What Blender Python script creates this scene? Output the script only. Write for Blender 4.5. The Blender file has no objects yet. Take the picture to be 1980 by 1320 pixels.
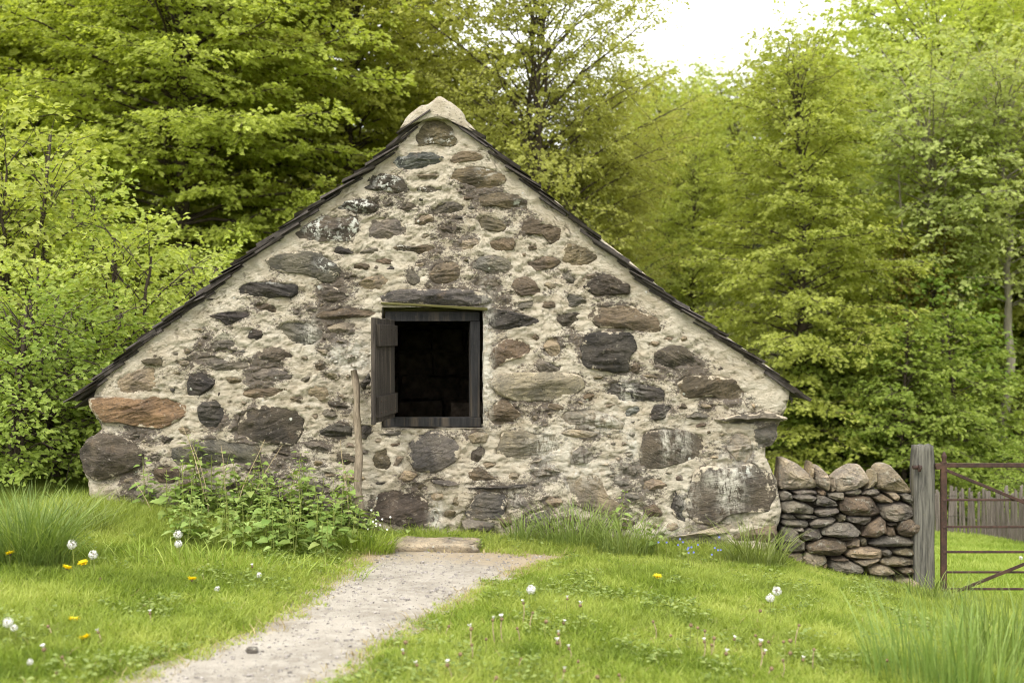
import bpy, math, random
import numpy as np
from mathutils import Vector, Matrix

# ------------------------------------------------------------------ camera, world, sun, exposure
sc = bpy.context.scene
COL = sc.collection
D, F, EYE = 9.1667, 2200.0, 1.58          # metres to the gable, focal length in photo pixels, eye height

cam_d = bpy.data.cameras.new('camera')
cam = bpy.data.objects.new('camera', cam_d)
COL.objects.link(cam)
cam.location = (0, -D, EYE)
cam.rotation_euler = (math.radians(90), 0, 0)
cam_d.sensor_width = 36.0
cam_d.lens = 40.0
cam_d.clip_start, cam_d.clip_end = 0.1, 1500
cam_d.dof.use_dof = True
cam_d.dof.focus_distance = D - 0.05
cam_d.dof.aperture_fstop = 1.6
sc.camera = cam

SUN_EL, SUN_AZ = math.radians(52), math.radians(206)
world = bpy.data.worlds.new('World')
sc.world = world
world.use_nodes = True
wn, wl = world.node_tree.nodes, world.node_tree.links
wn.clear()
w_out = wn.new('ShaderNodeOutputWorld')
w_bg = wn.new('ShaderNodeBackground')
w_sky = wn.new('ShaderNodeTexSky')
w_sky.sky_type = 'NISHITA'
w_sky.sun_disc = False
w_sky.sun_elevation = SUN_EL
w_sky.sun_rotation = SUN_AZ
w_sky.dust_density = 3.0
w_mix = wn.new('ShaderNodeMixRGB')
w_mix.inputs['Fac'].default_value = 0.85
w_mix.inputs['Color2'].default_value = (9.6, 9.5, 9.2, 1)   # an even cloud layer over the whole sky
w_bg.inputs['Strength'].default_value = 0.108
wl.new(w_sky.outputs[0], w_mix.inputs['Color1'])
wl.new(w_mix.outputs[0], w_bg.inputs['Color'])
wl.new(w_bg.outputs[0], w_out.inputs['Surface'])

sun_d = bpy.data.lights.new('sun', 'SUN')
sun_d.energy = 1.3
sun_d.angle = math.radians(22)
sun_d.color = (1.0, 0.95, 0.86)
sun = bpy.data.objects.new('sun', sun_d)
COL.objects.link(sun)
sdir = Vector((math.sin(SUN_AZ) * math.cos(SUN_EL), math.cos(SUN_AZ) * math.cos(SUN_EL), math.sin(SUN_EL)))
sun.rotation_euler = sdir.to_track_quat('Z', 'Y').to_euler()
sun.location = (-4, -12, 14)

sc.view_settings.view_transform = 'Standard'
sc.view_settings.look = 'None'
sc.view_settings.gamma = 1.0
sc.view_settings.use_curve_mapping = False
sc.view_settings.exposure = 1.45

sc.render.engine = 'CYCLES'
cy = sc.cycles
cy.max_bounces = 9
cy.diffuse_bounces = 6
cy.transmission_bounces = 6
cy.transparent_max_bounces = 4
cy.caustics_reflective = cy.caustics_refractive = False
cy.filter_width = 1.05
cy.use_adaptive_sampling = True
cy.adaptive_threshold = 0.02
try:
    cy.use_denoising = True
    cy.denoiser = 'OPENIMAGEDENOISE'
except Exception:
    pass

# ------------------------------------------------------------------ helpers
def P(px, py, y=0.0):
    """point of the place seen at photo pixel (px, py) when it stands at depth y"""
    d = y + D
    return np.array([(px - 990) * d / F, y, EYE - (py - 660) * d / F])

_perm = np.random.RandomState(7).permutation(256)
_perm = np.concatenate([_perm, _perm, _perm])
_g = np.random.RandomState(3).normal(size=(256, 3))
_g /= np.linalg.norm(_g, axis=1)[:, None]

def pnoise(p):
    p = np.asarray(p, float)
    i = np.floor(p).astype(int)
    f = p - i
    i &= 255
    u = f * f * f * (f * (f * 6 - 15) + 10)
    res = 0
    for dx in (0, 1):
        wx = u[:, 0] if dx else 1 - u[:, 0]
        for dy in (0, 1):
            wy = u[:, 1] if dy else 1 - u[:, 1]
            for dz in (0, 1):
                wz = u[:, 2] if dz else 1 - u[:, 2]
                h = _perm[_perm[_perm[(i[:, 0] + dx) & 255] + ((i[:, 1] + dy) & 255)] + ((i[:, 2] + dz) & 255)]
                g = _g[h]
                res = res + wx * wy * wz * (g[:, 0] * (f[:, 0] - dx) + g[:, 1] * (f[:, 1] - dy) + g[:, 2] * (f[:, 2] - dz))
    return res * 1.5

def fbm(p, octaves=4, gain=0.5, lac=2.1):
    p = np.asarray(p, float)
    a, s, r = 1.0, 0.0, 0
    for o in range(octaves):
        r = r + a * pnoise(p + 17.3 * o)
        s += a
        a *= gain
        p = p * lac
    return r / s

def ridged(p, octaves=4, gain=0.5, lac=2.1):
    p = np.asarray(p, float)
    a, s, r = 1.0, 0.0, 0
    for o in range(octaves):
        r = r + a * (1 - np.abs(pnoise(p + 9.1 * o)) * 2)
        s += a
        a *= gain
        p = p * lac
    return r / s

def smooth(a, b, x):
    t = np.clip((x - a) / (b - a), 0, 1)
    return t * t * (3 - 2 * t)

def poly_sdf(x, z, poly):
    """signed distance to a polygon, negative inside"""
    poly = np.asarray(poly, float)
    d = np.full(x.shape, 1e9)
    inside = np.zeros(x.shape, bool)
    n = len(poly)
    for k in range(n):
        ax, az = poly[k]
        bx, bz = poly[(k + 1) % n]
        ex, ez = bx - ax, bz - az
        t = np.clip(((x - ax) * ex + (z - az) * ez) / (ex * ex + ez * ez + 1e-12), 0, 1)
        d = np.minimum(d, np.hypot(x - ax - t * ex, z - az - t * ez))
        c = ((az > z) != (bz > z)) & (x < ex * (z - az) / (ez if abs(ez) > 1e-12 else 1e-12) + ax)
        inside ^= c
    return np.where(inside, -d, d)

def np_mesh(name, verts, faces, mat=None, smooth_shade=True, attrs=None):
    """faces: list of int arrays of shape (n, k)"""
    me = bpy.data.meshes.new(name)
    verts = np.asarray(verts, np.float32)
    me.vertices.add(len(verts))
    me.vertices.foreach_set('co', verts.ravel())
    loops = np.concatenate([np.asarray(f).ravel() for f in faces]).astype(np.int32)
    counts = np.concatenate([np.full(len(f), np.asarray(f).shape[1]) for f in faces]).astype(np.int32)
    starts = np.concatenate([[0], np.cumsum(counts)[:-1]]).astype(np.int32)
    me.loops.add(len(loops))
    me.loops.foreach_set('vertex_index', loops)
    me.polygons.add(len(counts))
    me.polygons.foreach_set('loop_start', starts)
    me.polygons.foreach_set('loop_total', counts)
    me.polygons.foreach_set('use_smooth', np.full(len(counts), smooth_shade, bool))
    me.update(calc_edges=True)
    for k, v in (attrs or {}).items():
        a = me.attributes.new(k, 'FLOAT', 'POINT')
        a.data.foreach_set('value', np.asarray(v, np.float32))
    if mat:
        me.materials.append(mat)
    return me

def link(name, me, parent=None, loc=None):
    o = bpy.data.objects.new(name, me)
    COL.objects.link(o)
    if parent is not None:
        o.parent = parent
    if loc is not None:
        o.location = loc
    return o

def tag(o, label=None, cat=None, group=None, kind=None):
    if label: o['label'] = label
    if cat: o['category'] = cat
    if group: o['group'] = group
    if kind: o['kind'] = kind
    return o

def empty(name, loc, label=None, cat=None, group=None):
    o = bpy.data.objects.new(name, None)
    COL.objects.link(o)
    o.location = loc
    o.empty_display_size = 0.1
    return tag(o, label, cat, group)

def copy_tree(o, loc, rz=0.0, s=1.0, label=None, group=None):
    r = o.copy(); COL.objects.link(r)
    r.location = loc
    r.rotation_euler = (0, 0, rz)
    r.scale = (s, s, s) if not isinstance(s, tuple) else s
    if label: r['label'] = label
    if group: r['group'] = group
    for ch in list(o.children):
        c = ch.copy(); COL.objects.link(c); c.parent = r
        for g in list(ch.children):
            d = g.copy(); COL.objects.link(d); d.parent = c
    return r

def local(me_verts, origin):
    return np.asarray(me_verts) - np.asarray(origin)

def tubes(paths, k=5):
    """paths: list of (points (n,3), radii (n,)) -> verts, [quads, caps]"""
    V, Q = [], []
    off = 0
    ang = np.arange(k) * 2 * np.pi / k
    ca, sa = np.cos(ang), np.sin(ang)
    for pts, rad in paths:
        pts = np.asarray(pts, float); rad = np.asarray(rad, float)
        n = len(pts)
        t = np.gradient(pts, axis=0)
        t /= np.linalg.norm(t, axis=1)[:, None] + 1e-9
        ref = np.array([0.0, 0, 1]) if abs(t[:, 2]).mean() < 0.8 else np.array([1.0, 0, 0])
        a = np.cross(t, ref); a /= np.linalg.norm(a, axis=1)[:, None] + 1e-9
        b = np.cross(t, a)
        ring = pts[:, None, :] + rad[:, None, None] * (a[:, None, :] * ca[None, :, None] + b[:, None, :] * sa[None, :, None])
        V.append(ring.reshape(-1, 3))
        i = np.arange(n - 1)[:, None] * k
        j = np.arange(k)[None, :]
        j2 = (j + 1) % k
        q = np.stack([i + j, i + j2, i + k + j2, i + k + j], -1).reshape(-1, 4) + off
        Q.append(q)
        # caps as triangles fan folded into quads is unneeded for k=4; use tip vertices
        off += n * k
    V = np.concatenate(V); Q = np.concatenate(Q)
    return V, Q

def box_np(c, s, R=None, jit=0.0, rng=None):
    c = np.asarray(c, float); h = np.asarray(s, float) / 2
    v = np.array([[sx, sy, sz] for sx in (-1, 1) for sy in (-1, 1) for sz in (-1, 1)], float) * h
    if jit and rng is not None:
        v += rng.uniform(-jit, jit, v.shape)
    if R is not None:
        v = v @ np.asarray(R).T
    f = np.array([[0, 1, 3, 2], [4, 6, 7, 5], [0, 4, 5, 1], [2, 3, 7, 6], [0, 2, 6, 4], [1, 5, 7, 3]])
    return v + c, f

def join_np(parts):
    V, Fs, off = [], [], 0
    for v, f in parts:
        V.append(v); Fs.append(f + off); off += len(v)
    return np.concatenate(V), np.concatenate(Fs)

def bevel(o, w=0.004, seg=2):
    m = o.modifiers.new('bevel', 'BEVEL')
    m.width = w; m.segments = seg; m.limit_method = 'ANGLE'
    return o

# ------------------------------------------------------------------ materials
class NT:
    def __init__(s, name):
        s.m = bpy.data.materials.new(name)
        s.m.use_nodes = True
        s.t = s.m.node_tree
        s.n, s.l = s.t.nodes, s.t.links
        s.n.clear()
        s.out = s.n.new('ShaderNodeOutputMaterial')
    def node(s, typ, **kw):
        n = s.n.new(typ)
        for k, v in kw.items():
            if k in n.inputs.keys() and not hasattr(n, k):
                pass
            setattr(n, k, v)
        return n
    def put(s, sock, v):
        if v is None: return
        if isinstance(v, bpy.types.NodeSocket): s.l.new(v, sock)
        else:
            if isinstance(v, (tuple, list)) and len(v) == 3 and len(sock.default_value) == 4: v = (*v, 1)
            sock.default_value = v
    def pos(s, scale=(1, 1, 1), rot=(0, 0, 0)):
        g = s.n.new('ShaderNodeNewGeometry')
        m = s.n.new('ShaderNodeMapping')
        m.inputs['Scale'].default_value = scale
        m.inputs['Rotation'].default_value = rot
        s.l.new(g.outputs['Position'], m.inputs['Vector'])
        return m.outputs[0]
    def noise(s, vec, scale, detail=5, rough=0.6, dist=0.0):
        n = s.n.new('ShaderNodeTexNoise')
        s.put(n.inputs['Vector'], vec)
        n.inputs['Scale'].default_value = scale
        n.inputs['Detail'].default_value = detail
        n.inputs['Roughness'].default_value = rough
        n.inputs['Distortion'].default_value = dist
        return n.outputs['Fac']
    def voro(s, vec, scale, feature='F1', rand=1.0):
        n = s.n.new('ShaderNodeTexVoronoi')
        n.feature = feature
        s.put(n.inputs['Vector'], vec)
        n.inputs['Scale'].default_value = scale
        n.inputs['Randomness'].default_value = rand
        return n
    def ramp(s, fac, lo, hi, c0=0.0, c1=1.0):
        n = s.n.new('ShaderNodeMapRange')
        n.interpolation_type = 'SMOOTHSTEP'
        s.put(n.inputs['Value'], fac)
        n.inputs['From Min'].default_value = lo
        n.inputs['From Max'].default_value = hi
        n.inputs['To Min'].default_value = c0
        n.inputs['To Max'].default_value = c1
        return n.outputs[0]
    def math(s, op, a, b=None, c=None):
        n = s.n.new('ShaderNodeMath'); n.operation = op
        s.put(n.inputs[0], a); s.put(n.inputs[1], b)
        if c is not None: s.put(n.inputs[2], c)
        return n.outputs[0]
    def mix(s, fac, a, b, typ='MIX'):
        n = s.n.new('ShaderNodeMixRGB'); n.blend_type = typ
        s.put(n.inputs['Fac'], fac); s.put(n.inputs['Color1'], a); s.put(n.inputs['Color2'], b)
        return n.outputs[0]
    def attr(s, name):
        n = s.n.new('ShaderNodeAttribute'); n.attribute_name = name
        return n.outputs['Fac']
    def bump(s, h, strength=0.5, dist=0.01, normal=None):
        n = s.n.new('ShaderNodeBump')
        s.put(n.inputs['Height'], h)
        n.inputs['Strength'].default_value = strength
        n.inputs['Distance'].default_value = dist
        if normal is not None: s.put(n.inputs['Normal'], normal)
        return n.outputs[0]
    def bsdf(s, col, rough=0.8, normal=None, metallic=0.0, spec=0.3):
        b = s.n.new('ShaderNodeBsdfPrincipled')
        s.put(b.inputs['Base Color'], col); s.put(b.inputs['Roughness'], rough)
        s.put(b.inputs['Metallic'], metallic); s.put(b.inputs['Specular IOR Level'], spec)
        if normal is not None: s.put(b.inputs['Normal'], normal)
        s.l.new(b.outputs[0], s.out.inputs['Surface'])
        return s.m

MORTAR = (0.56, 0.485, 0.365)

def mat_mortar():
    t = NT('lime_mortar')
    p = t.pos(); ps = t.pos((1, 1, 1.6))
    big = t.noise(p, 1.6, 4)
    mid = t.noise(ps, 9, 6, 0.65, 0.6)
    fine = t.noise(p, 70, 5, 0.7)
    grain = t.noise(p, 260, 3, 0.7)
    col = t.mix(t.ramp(big, 0.35, 0.68), (0.52, 0.447, 0.332), (0.655, 0.585, 0.46))
    col = t.mix(t.ramp(mid, 0.42, 0.70, 0, 0.75), col, (0.72, 0.66, 0.545))
    col = t.mix(t.ramp(mid, 0.42, 0.28, 0, 0.6), col, (0.35, 0.275, 0.18))
    # dark lichen speckle, thick in patches round the stones
    stain = t.attr('stain')
    sp = t.noise(ps, 34, 6, 0.75, 0.4)
    thr = t.math('ADD', sp, t.math('MULTIPLY', stain, 0.30))
    col = t.mix(t.ramp(thr, 0.645, 0.74, 0, 0.85), col, (0.10, 0.082, 0.075))
    col = t.mix(t.ramp(t.math('ADD', fine, t.math('MULTIPLY', stain, 0.12)), 0.60, 0.70, 0, 0.7), col, (0.17, 0.13, 0.09))
    # green growth near the foot
    col = t.mix(t.math('MULTIPLY', t.attr('moss'), t.ramp(t.noise(p, 14, 5), 0.45, 0.65)), col, (0.12, 0.125, 0.04))
    # lime runs
    lime = t.math('MULTIPLY', t.attr('lime'), t.ramp(t.noise(t.pos((1, 1, 0.6)), 22, 6, 0.7, 0.8), 0.36, 0.60, 0, 0.85))
    col = t.mix(lime, col, (0.74, 0.71, 0.62))
    # white round lichens
    v = t.voro(p, 9.0)
    spot = t.math('MULTIPLY', t.ramp(t.math('ADD', v.outputs['Distance'], t.math('MULTIPLY', fine, 0.16)), 0.17, 0.13), t.ramp(v.outputs['Color'], 0.86, 0.88))
    col = t.mix(spot, col, (0.72, 0.71, 0.66))
    h = t.math('ADD', t.math('MULTIPLY', t.noise(ps, 24, 9, 0.78, 0.8), 1.2), t.math('MULTIPLY', grain, 0.16))
    n = t.bump(h, 1.0, 0.04)
    return t.bsdf(col, 0.92, n, spec=0.15)

def mat_stone(name='field_stone', dry=False):
    t = NT(name)
    oi = t.n.new('ShaderNodeObjectInfo')
    base = oi.outputs['Color']
    # every stone has its own bedding direction
    g = t.n.new('ShaderNodeNewGeometry')
    rot = t.n.new('ShaderNodeVectorRotate'); rot.rotation_type = 'Y_AXIS'
    t.l.new(g.outputs['Position'], rot.inputs['Vector'])
    t.put(rot.inputs['Angle'], t.math('MULTIPLY_ADD', oi.outputs['Random'], 1.3, -0.65))
    off = t.n.new('ShaderNodeVectorMath'); off.operation = 'ADD'
    comb = t.n.new('ShaderNodeCombineXYZ')
    t.put(comb.inputs[0], t.math('MULTIPLY', oi.outputs['Random'], 31.0))
    t.put(comb.inputs[2], t.math('MULTIPLY', oi.outputs['Random'], 17.0))
    t.l.new(rot.outputs[0], off.inputs[0]); t.l.new(comb.outputs[0], off.inputs[1])
    st = t.n.new('ShaderNodeMapping'); st.inputs['Scale'].default_value = (1, 1, 4.2)
    t.l.new(off.outputs[0], st.inputs['Vector'])
    p, ps = off.outputs[0], st.outputs[0]
    strata = t.noise(ps, 12, 8, 0.68, 0.7)
    big = t.noise(p, 5, 4, 0.6)
    fine = t.noise(p, 55, 6, 0.72)
    grain = t.noise(p, 220, 3, 0.7)
    col = t.mix(t.ramp(big, 0.32, 0.7), t.mix(1.0, base, (0.62, 0.61, 0.62), 'MULTIPLY'), t.mix(1.0, base, (1.38, 1.30, 1.16), 'MULTIPLY'))
    col = t.mix(t.ramp(strata, 0.52, 0.74, 0, 0.75), col, t.mix(1.0, base, (1.9, 1.75, 1.5), 'MULTIPLY'))
    col = t.mix(t.ramp(strata, 0.46, 0.30, 0, 0.75), col, t.mix(1.0, base, (0.38, 0.35, 0.36), 'MULTIPLY'))
    col = t.mix(t.ramp(t.noise(p, 7.5, 5, 0.65), 0.57, 0.74, 0, 0.30), col, (0.22, 0.14, 0.075))       # iron stain
    col = t.mix(t.ramp(fine, 0.53, 0.68, 0, 0.8), col, (0.04, 0.035, 0.033))
    col = t.mix(t.ramp(t.noise(p, 30, 6, 0.75), 0.57, 0.70, 0, 0.7), col, (0.36, 0.33, 0.27))
    if not dry:
        # mortar smeared over the rim
        e = t.math('ADD', t.attr('edge'), t.math('MULTIPLY', t.math('SUBTRACT', t.noise(g.outputs['Position'], 11, 8, 0.68), 0.5), 1.9))
        col = t.mix(t.ramp(t.math('ADD', e, t.math('MULTIPLY_ADD', oi.outputs['Random'], 0.22, -0.20)), 0.90, 1.02, 0, 0.92), col, MORTAR)
        lime = t.math('MULTIPLY', t.attr('lime'), t.ramp(t.noise(t.pos((1, 1, 0.4)), 24, 6, 0.72, 0.8), 0.38, 0.60, 0, 0.85))
        col = t.mix(lime, col, (0.62, 0.59, 0.50))
        v = t.voro(p, 13.0)
        cut, amt = 0.83, 1.0
    else:
        col = t.mix(t.ramp(t.noise(p, 16, 7, 0.72), 0.54, 0.68, 0, 0.8), col, (0.40, 0.385, 0.32))
        col = t.mix(t.ramp(t.noise(p, 45, 6, 0.75), 0.56, 0.70, 0, 0.8), col, (0.05, 0.045, 0.038))
        col = t.mix(t.ramp(t.noise(p, 11, 5, 0.6), 0.60, 0.75, 0, 0.5), col, (0.10, 0.11, 0.035))
        v = t.voro(p, 18.0)
        cut, amt = 0.88, 0.7
    lich = t.math('MULTIPLY', t.ramp(t.math('ADD', v.outputs['Distance'], t.math('MULTIPLY', fine, 0.3)), 0.34, 0.26), t.ramp(v.outputs['Color'], cut, cut + 0.02))
    if not dry:
        lich = t.math('MAXIMUM', lich, t.math('MULTIPLY', t.attr('lichen'), t.ramp(t.noise(g.outputs['Position'], 22, 7, 0.7), 0.50, 0.56)))
    col = t.mix(t.math('MULTIPLY', lich, amt), col, (0.62, 0.62, 0.56))
    h = t.math('ADD', strata, t.math('ADD', t.math('MULTIPLY', fine, 0.45), t.math('MULTIPLY', grain, 0.1)))
    n = t.bump(h, 1.0, 0.034)
    return t.bsdf(col, 0.85, n, spec=0.25)

def mat_wood(name, c0, c1, c2, axis='Z', scale=1.0, rough=0.85):
    t = NT(name)
    sc_ = {'Z': (1, 1, 0.06), 'X': (0.06, 1, 1), 'Y': (1, 0.06, 1)}[axis]
    p = t.pos(sc_)
    a = t.noise(p, 60 * scale, 7, 0.7, 0.3)
    b = t.noise(p, 14 * scale, 4)
    c = t.noise(t.pos(), 25, 6, 0.7)
    col = t.mix(t.ramp(a, 0.35, 0.65), c0, c1)
    col = t.mix(t.ramp(b, 0.5, 0.72, 0, 0.7), col, c2)
    col = t.mix(t.ramp(c, 0.60, 0.75, 0, 0.4), col, tuple(x * 1.5 for x in c2))
    n = t.bump(t.math('ADD', a, t.math('MULTIPLY', c, 0.3)), 0.8, 0.006)
    return t.bsdf(col, rough, n, spec=0.2)

def mat_leaf(name, c_dark, c_mid, c_light, trans=0.52, big=0.5, spec=0.25):
    t = NT(name)
    tint = t.attr('tint')
    oi = t.n.new('ShaderNodeObjectInfo')
    p = t.pos()
    col = t.mix(t.ramp(tint, 0.0, 0.5), c_dark, c_mid)
    col = t.mix(t.ramp(tint, 0.5, 1.0), col, c_light)
    n1 = t.noise(p, big, 3)
    col = t.mix(t.ramp(n1, 0.4, 0.62, 0, 0.35), col, c_light)
    hs = t.n.new('ShaderNodeHueSaturation')
    t.put(hs.inputs['Hue'], t.math('MULTIPLY_ADD', oi.outputs['Random'], 0.022, 0.489))
    t.put(hs.inputs['Value'], t.math('MULTIPLY_ADD', oi.outputs['Random'], 0.25, 0.88))
    t.put(hs.inputs['Color'], col)
    col = hs.outputs[0]
    d = t.n.new('ShaderNodeBsdfPrincipled')
    t.put(d.inputs['Base Color'], col); d.inputs['Roughness'].default_value = 0.5
    d.inputs['Specular IOR Level'].default_value = spec
    tr = t.n.new('ShaderNodeBsdfTranslucent')
    t.put(tr.inputs['Color'], t.mix(1.0, col, (1.2, 1.2, 0.65), 'MULTIPLY'))
    mx = t.n.new('ShaderNodeMixShader'); mx.inputs[0].default_value = trans
    t.l.new(d.outputs[0], mx.inputs[1]); t.l.new(tr.outputs[0], mx.inputs[2])
    t.l.new(mx.outputs[0], t.out.inputs['Surface'])
    return t.m

def mat_plain(name, col, rough=0.7, var=0.35, scale=40, bump=0.3, metallic=0.0):
    t = NT(name)
    p = t.pos()
    a = t.noise(p, scale, 5, 0.65)
    c = t.mix(t.ramp(a, 0.3, 0.7), tuple(x * (1 - var) for x in col), tuple(min(1, x * (1 + var)) for x in col))
    return t.bsdf(c, rough, t.bump(a, bump, 0.004), metallic=metallic, spec=0.25)

def mat_rust():
    t = NT('rusty_iron')
    p = t.pos()
    a = t.noise(p, 30, 7, 0.7); b = t.noise(p, 8, 4)
    c = t.mix(t.ramp(a, 0.35, 0.65), (0.028, 0.017, 0.013), (0.058, 0.030, 0.022))
    c = t.mix(t.ramp(b, 0.5, 0.7, 0, 0.5), c, (0.10, 0.052, 0.03))
    return t.bsdf(c, 0.75, t.bump(a, 0.5, 0.003), spec=0.3)

def mat_ground():
    t = NT('turf_soil')
    p = t.pos()
    a = t.noise(p, 3, 5); b = t.noise(p, 40, 5, 0.7)
    c = t.mix(t.ramp(a, 0.35, 0.65), (0.075, 0.11, 0.014), (0.13, 0.165, 0.022))
    c = t.mix(t.ramp(b, 0.5, 0.72, 0, 0.7), c, (0.10, 0.085, 0.03))
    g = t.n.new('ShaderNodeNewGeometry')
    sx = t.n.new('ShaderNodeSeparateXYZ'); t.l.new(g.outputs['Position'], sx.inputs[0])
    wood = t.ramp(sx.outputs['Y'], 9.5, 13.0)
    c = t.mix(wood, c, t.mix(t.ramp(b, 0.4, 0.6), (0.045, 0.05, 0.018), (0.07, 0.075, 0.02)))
    return t.bsdf(c, 0.95, t.bump(b, 0.8, 0.02), spec=0.1)

def mat_path():
    t = NT('gravel_path')
    p = t.pos()
    big = t.noise(p, 2.2, 4); mid = t.noise(p, 14, 6, 0.7); f = t.noise(p, 90, 5, 0.75)
    v = t.voro(p, 120)
    c = t.mix(t.ramp(big, 0.35, 0.68), (0.34, 0.305, 0.255), (0.50, 0.455, 0.39))
    c = t.mix(t.ramp(mid, 0.42, 0.66, 0, 0.7), c, (0.54, 0.50, 0.435))
    c = t.mix(t.ramp(f, 0.56, 0.74, 0, 0.75), c, (0.17, 0.155, 0.14))
    c = t.mix(t.ramp(v.outputs['Color'], 0.75, 0.95, 0, 0.45), c, (0.27, 0.25, 0.225))
    e = t.math('ADD', t.attr('straw'), t.math('MULTIPLY', t.math('SUBTRACT', mid, 0.5), 1.2))
    c = t.mix(t.ramp(e, 0.35, 0.9, 0, 0.7), c, (0.43, 0.335, 0.21))
    h = t.math('ADD', t.math('MULTIPLY', v.outputs['Distance'], 0.6), t.math('ADD', f, mid))
    return t.bsdf(c, 0.95, t.bump(h, 0.9, 0.02), spec=0.1)

M = {}
M['mortar'] = mat_mortar()
M['stone'] = mat_stone()
M['drystone'] = mat_stone('dry_stone', True)
M['slate'] = mat_plain('roof_slate', (0.042, 0.035, 0.030), 0.65, 0.5, 22, 0.6)
M['room_shade'] = mat_plain('shade_dark_stone', (0.13, 0.10, 0.072), 0.9, 0.6, 9, 0.6)  # base colour set dark to deepen the shade inside the room
M['frame'] = mat_wood('black_painted_wood', (0.012, 0.012, 0.013), (0.026, 0.025, 0.025), (0.085, 0.068, 0.05), 'Z')
M['shutter'] = mat_wood('dark_weathered_wood', (0.018, 0.015, 0.013), (0.06, 0.05, 0.042), (0.12, 0.098, 0.075), 'Z')
M['post'] = mat_wood('grey_weathered_oak', (0.045, 0.043, 0.038), (0.15, 0.142, 0.12), (0.11, 0.10, 0.055), 'Z', 0.7)
M['pole'] = mat_wood('bare_pole_wood', (0.13, 0.105, 0.075), (0.25, 0.205, 0.15), (0.17, 0.14, 0.10), 'Z')
M['picket'] = mat_wood('silvered_picket_wood', (0.105, 0.09, 0.078), (0.205, 0.178, 0.152), (0.15, 0.13, 0.105), 'Z')
M['mossy'] = mat_wood('mossy_board', (0.07, 0.065, 0.022), (0.13, 0.12, 0.045), (0.10, 0.10, 0.03), 'X')
M['rust'] = mat_rust()
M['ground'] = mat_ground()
M['path'] = mat_path()
M['bark'] = mat_wood('dark_bark', (0.045, 0.034, 0.026), (0.085, 0.066, 0.05), (0.07, 0.062, 0.045), 'Z', 0.5)
M['palebark'] = mat_wood('pale_bark', (0.17, 0.15, 0.115), (0.30, 0.27, 0.215), (0.20, 0.19, 0.12), 'Z', 0.5)
M['beech'] = mat_leaf('beech_leaf', (0.18, 0.215, 0.028), (0.36, 0.4, 0.07), (0.53, 0.57, 0.14))
M['lime_beech'] = mat_leaf('spring_beech_leaf', (0.18, 0.215, 0.03), (0.32, 0.36, 0.07), (0.47, 0.505, 0.135))
M['yellow_leaf'] = mat_leaf('fine_yellow_leaf', (0.23, 0.25, 0.05), (0.38, 0.405, 0.1), (0.53, 0.555, 0.18))
M['pale_leaf'] = mat_leaf('pale_leaf', (0.2, 0.24, 0.06), (0.35, 0.395, 0.125), (0.49, 0.53, 0.2))
M['fresh_leaf'] = mat_leaf('fresh_leaf', (0.125, 0.19, 0.026), (0.225, 0.31, 0.056), (0.37, 0.45, 0.11))
M['elder_leaf'] = mat_leaf('elder_leaf', (0.21, 0.28, 0.042), (0.38, 0.45, 0.09), (0.55, 0.61, 0.2))
M['ivy_leaf'] = mat_leaf('ivy_leaf', (0.13, 0.11, 0.02), (0.20, 0.18, 0.03), (0.26, 0.25, 0.05))
M['nettle'] = mat_leaf('nettle_leaf', (0.105, 0.165, 0.034), (0.185, 0.265, 0.06), (0.29, 0.37, 0.11), 0.3, 2.0)
M['grass'] = mat_leaf('grass_blade', (0.12, 0.175, 0.022), (0.235, 0.305, 0.045), (0.39, 0.43, 0.11), 0.4, 0.9, 0.2)
M['tallgrass'] = mat_leaf('tall_grass_blade', (0.08, 0.13, 0.028), (0.155, 0.22, 0.05), (0.28, 0.34, 0.1), 0.35, 1.5)
M['deadgrass'] = mat_leaf('dead_grass', (.22, .17, .08), (.36, .29, .14), (.50, .43, .23), 0.3)
M['straw'] = mat_plain('dry_stalk', (0.34, 0.27, 0.16), 0.8, 0.3)
M['stem'] = mat_plain('flower_stem', (0.19, 0.22, 0.05), 0.6, 0.3)
M['fluff'] = mat_plain('seed_fluff', (0.66, 0.655, 0.61), 0.9, 0.05)
M['seedcore'] = mat_plain('seed_core', (0.22, 0.19, 0.14), 0.9, 0.3)
M['yellow'] = mat_plain('dandelion_yellow', (0.90, 0.74, 0.015), 0.7, 0.06)
M['spent'] = mat_plain('spent_flower', (0.16, 0.11, 0.06), 0.8, 0.4)
M['blue'] = mat_plain('blue_petal', (0.16, 0.19, 0.50), 0.7, 0.15)
M['white'] = mat_plain('white_petal', (0.80, 0.80, 0.78), 0.7, 0.05)

# ------------------------------------------------------------------ ground
_zx = np.array([-60, -12, -5, -3.46, -2.2, -1.04, -0.3, 1.3, 2.1, 2.7, 3.4, 4.2, 8, 60.0])
_zz = np.array([0.9, 0.52, 0.35, 0.26, 0.12, 0.01, -0.01, -0.08, -0.17, -0.35, -0.48, -0.55, -0.75, -0.85])
def zw(x):
    r = 0
    for o in (-0.3, -0.15, 0, 0.15, 0.3):
        r = r + np.interp(np.asarray(x, float) + o, _zx, _zz)
    return r / 5

def zg(x, y):
    x = np.asarray(x, float); y = np.asarray(y, float)
    front = np.clip(1 + 0.09 * np.minimum(y, 0), 0.35, 1)
    slope = 0.088 * smooth(-3.5, 2.0, x)
    yb = np.clip(y, 0, 9.5)
    z = zw(x) * front - slope * yb
    h = np.clip(y - 13, 0, 75)
    z = z + 0.26 * h * smooth(0, 12, h)
    return z

def G(px, py):
    """ground point seen at a photo pixel"""
    d = EYE * F / max(py - 660, 30)
    for k in range(40):
        y = d - D
        x = (px - 990) * d / F
        nd = (EYE - float(zg(x, y))) * F / max(py - 660, 30)
        d = 0.5 * d + 0.5 * nd
    return np.array([(px - 990) * d / F, d - D, float(zg((px - 990) * d / F, d - D))])

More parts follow.
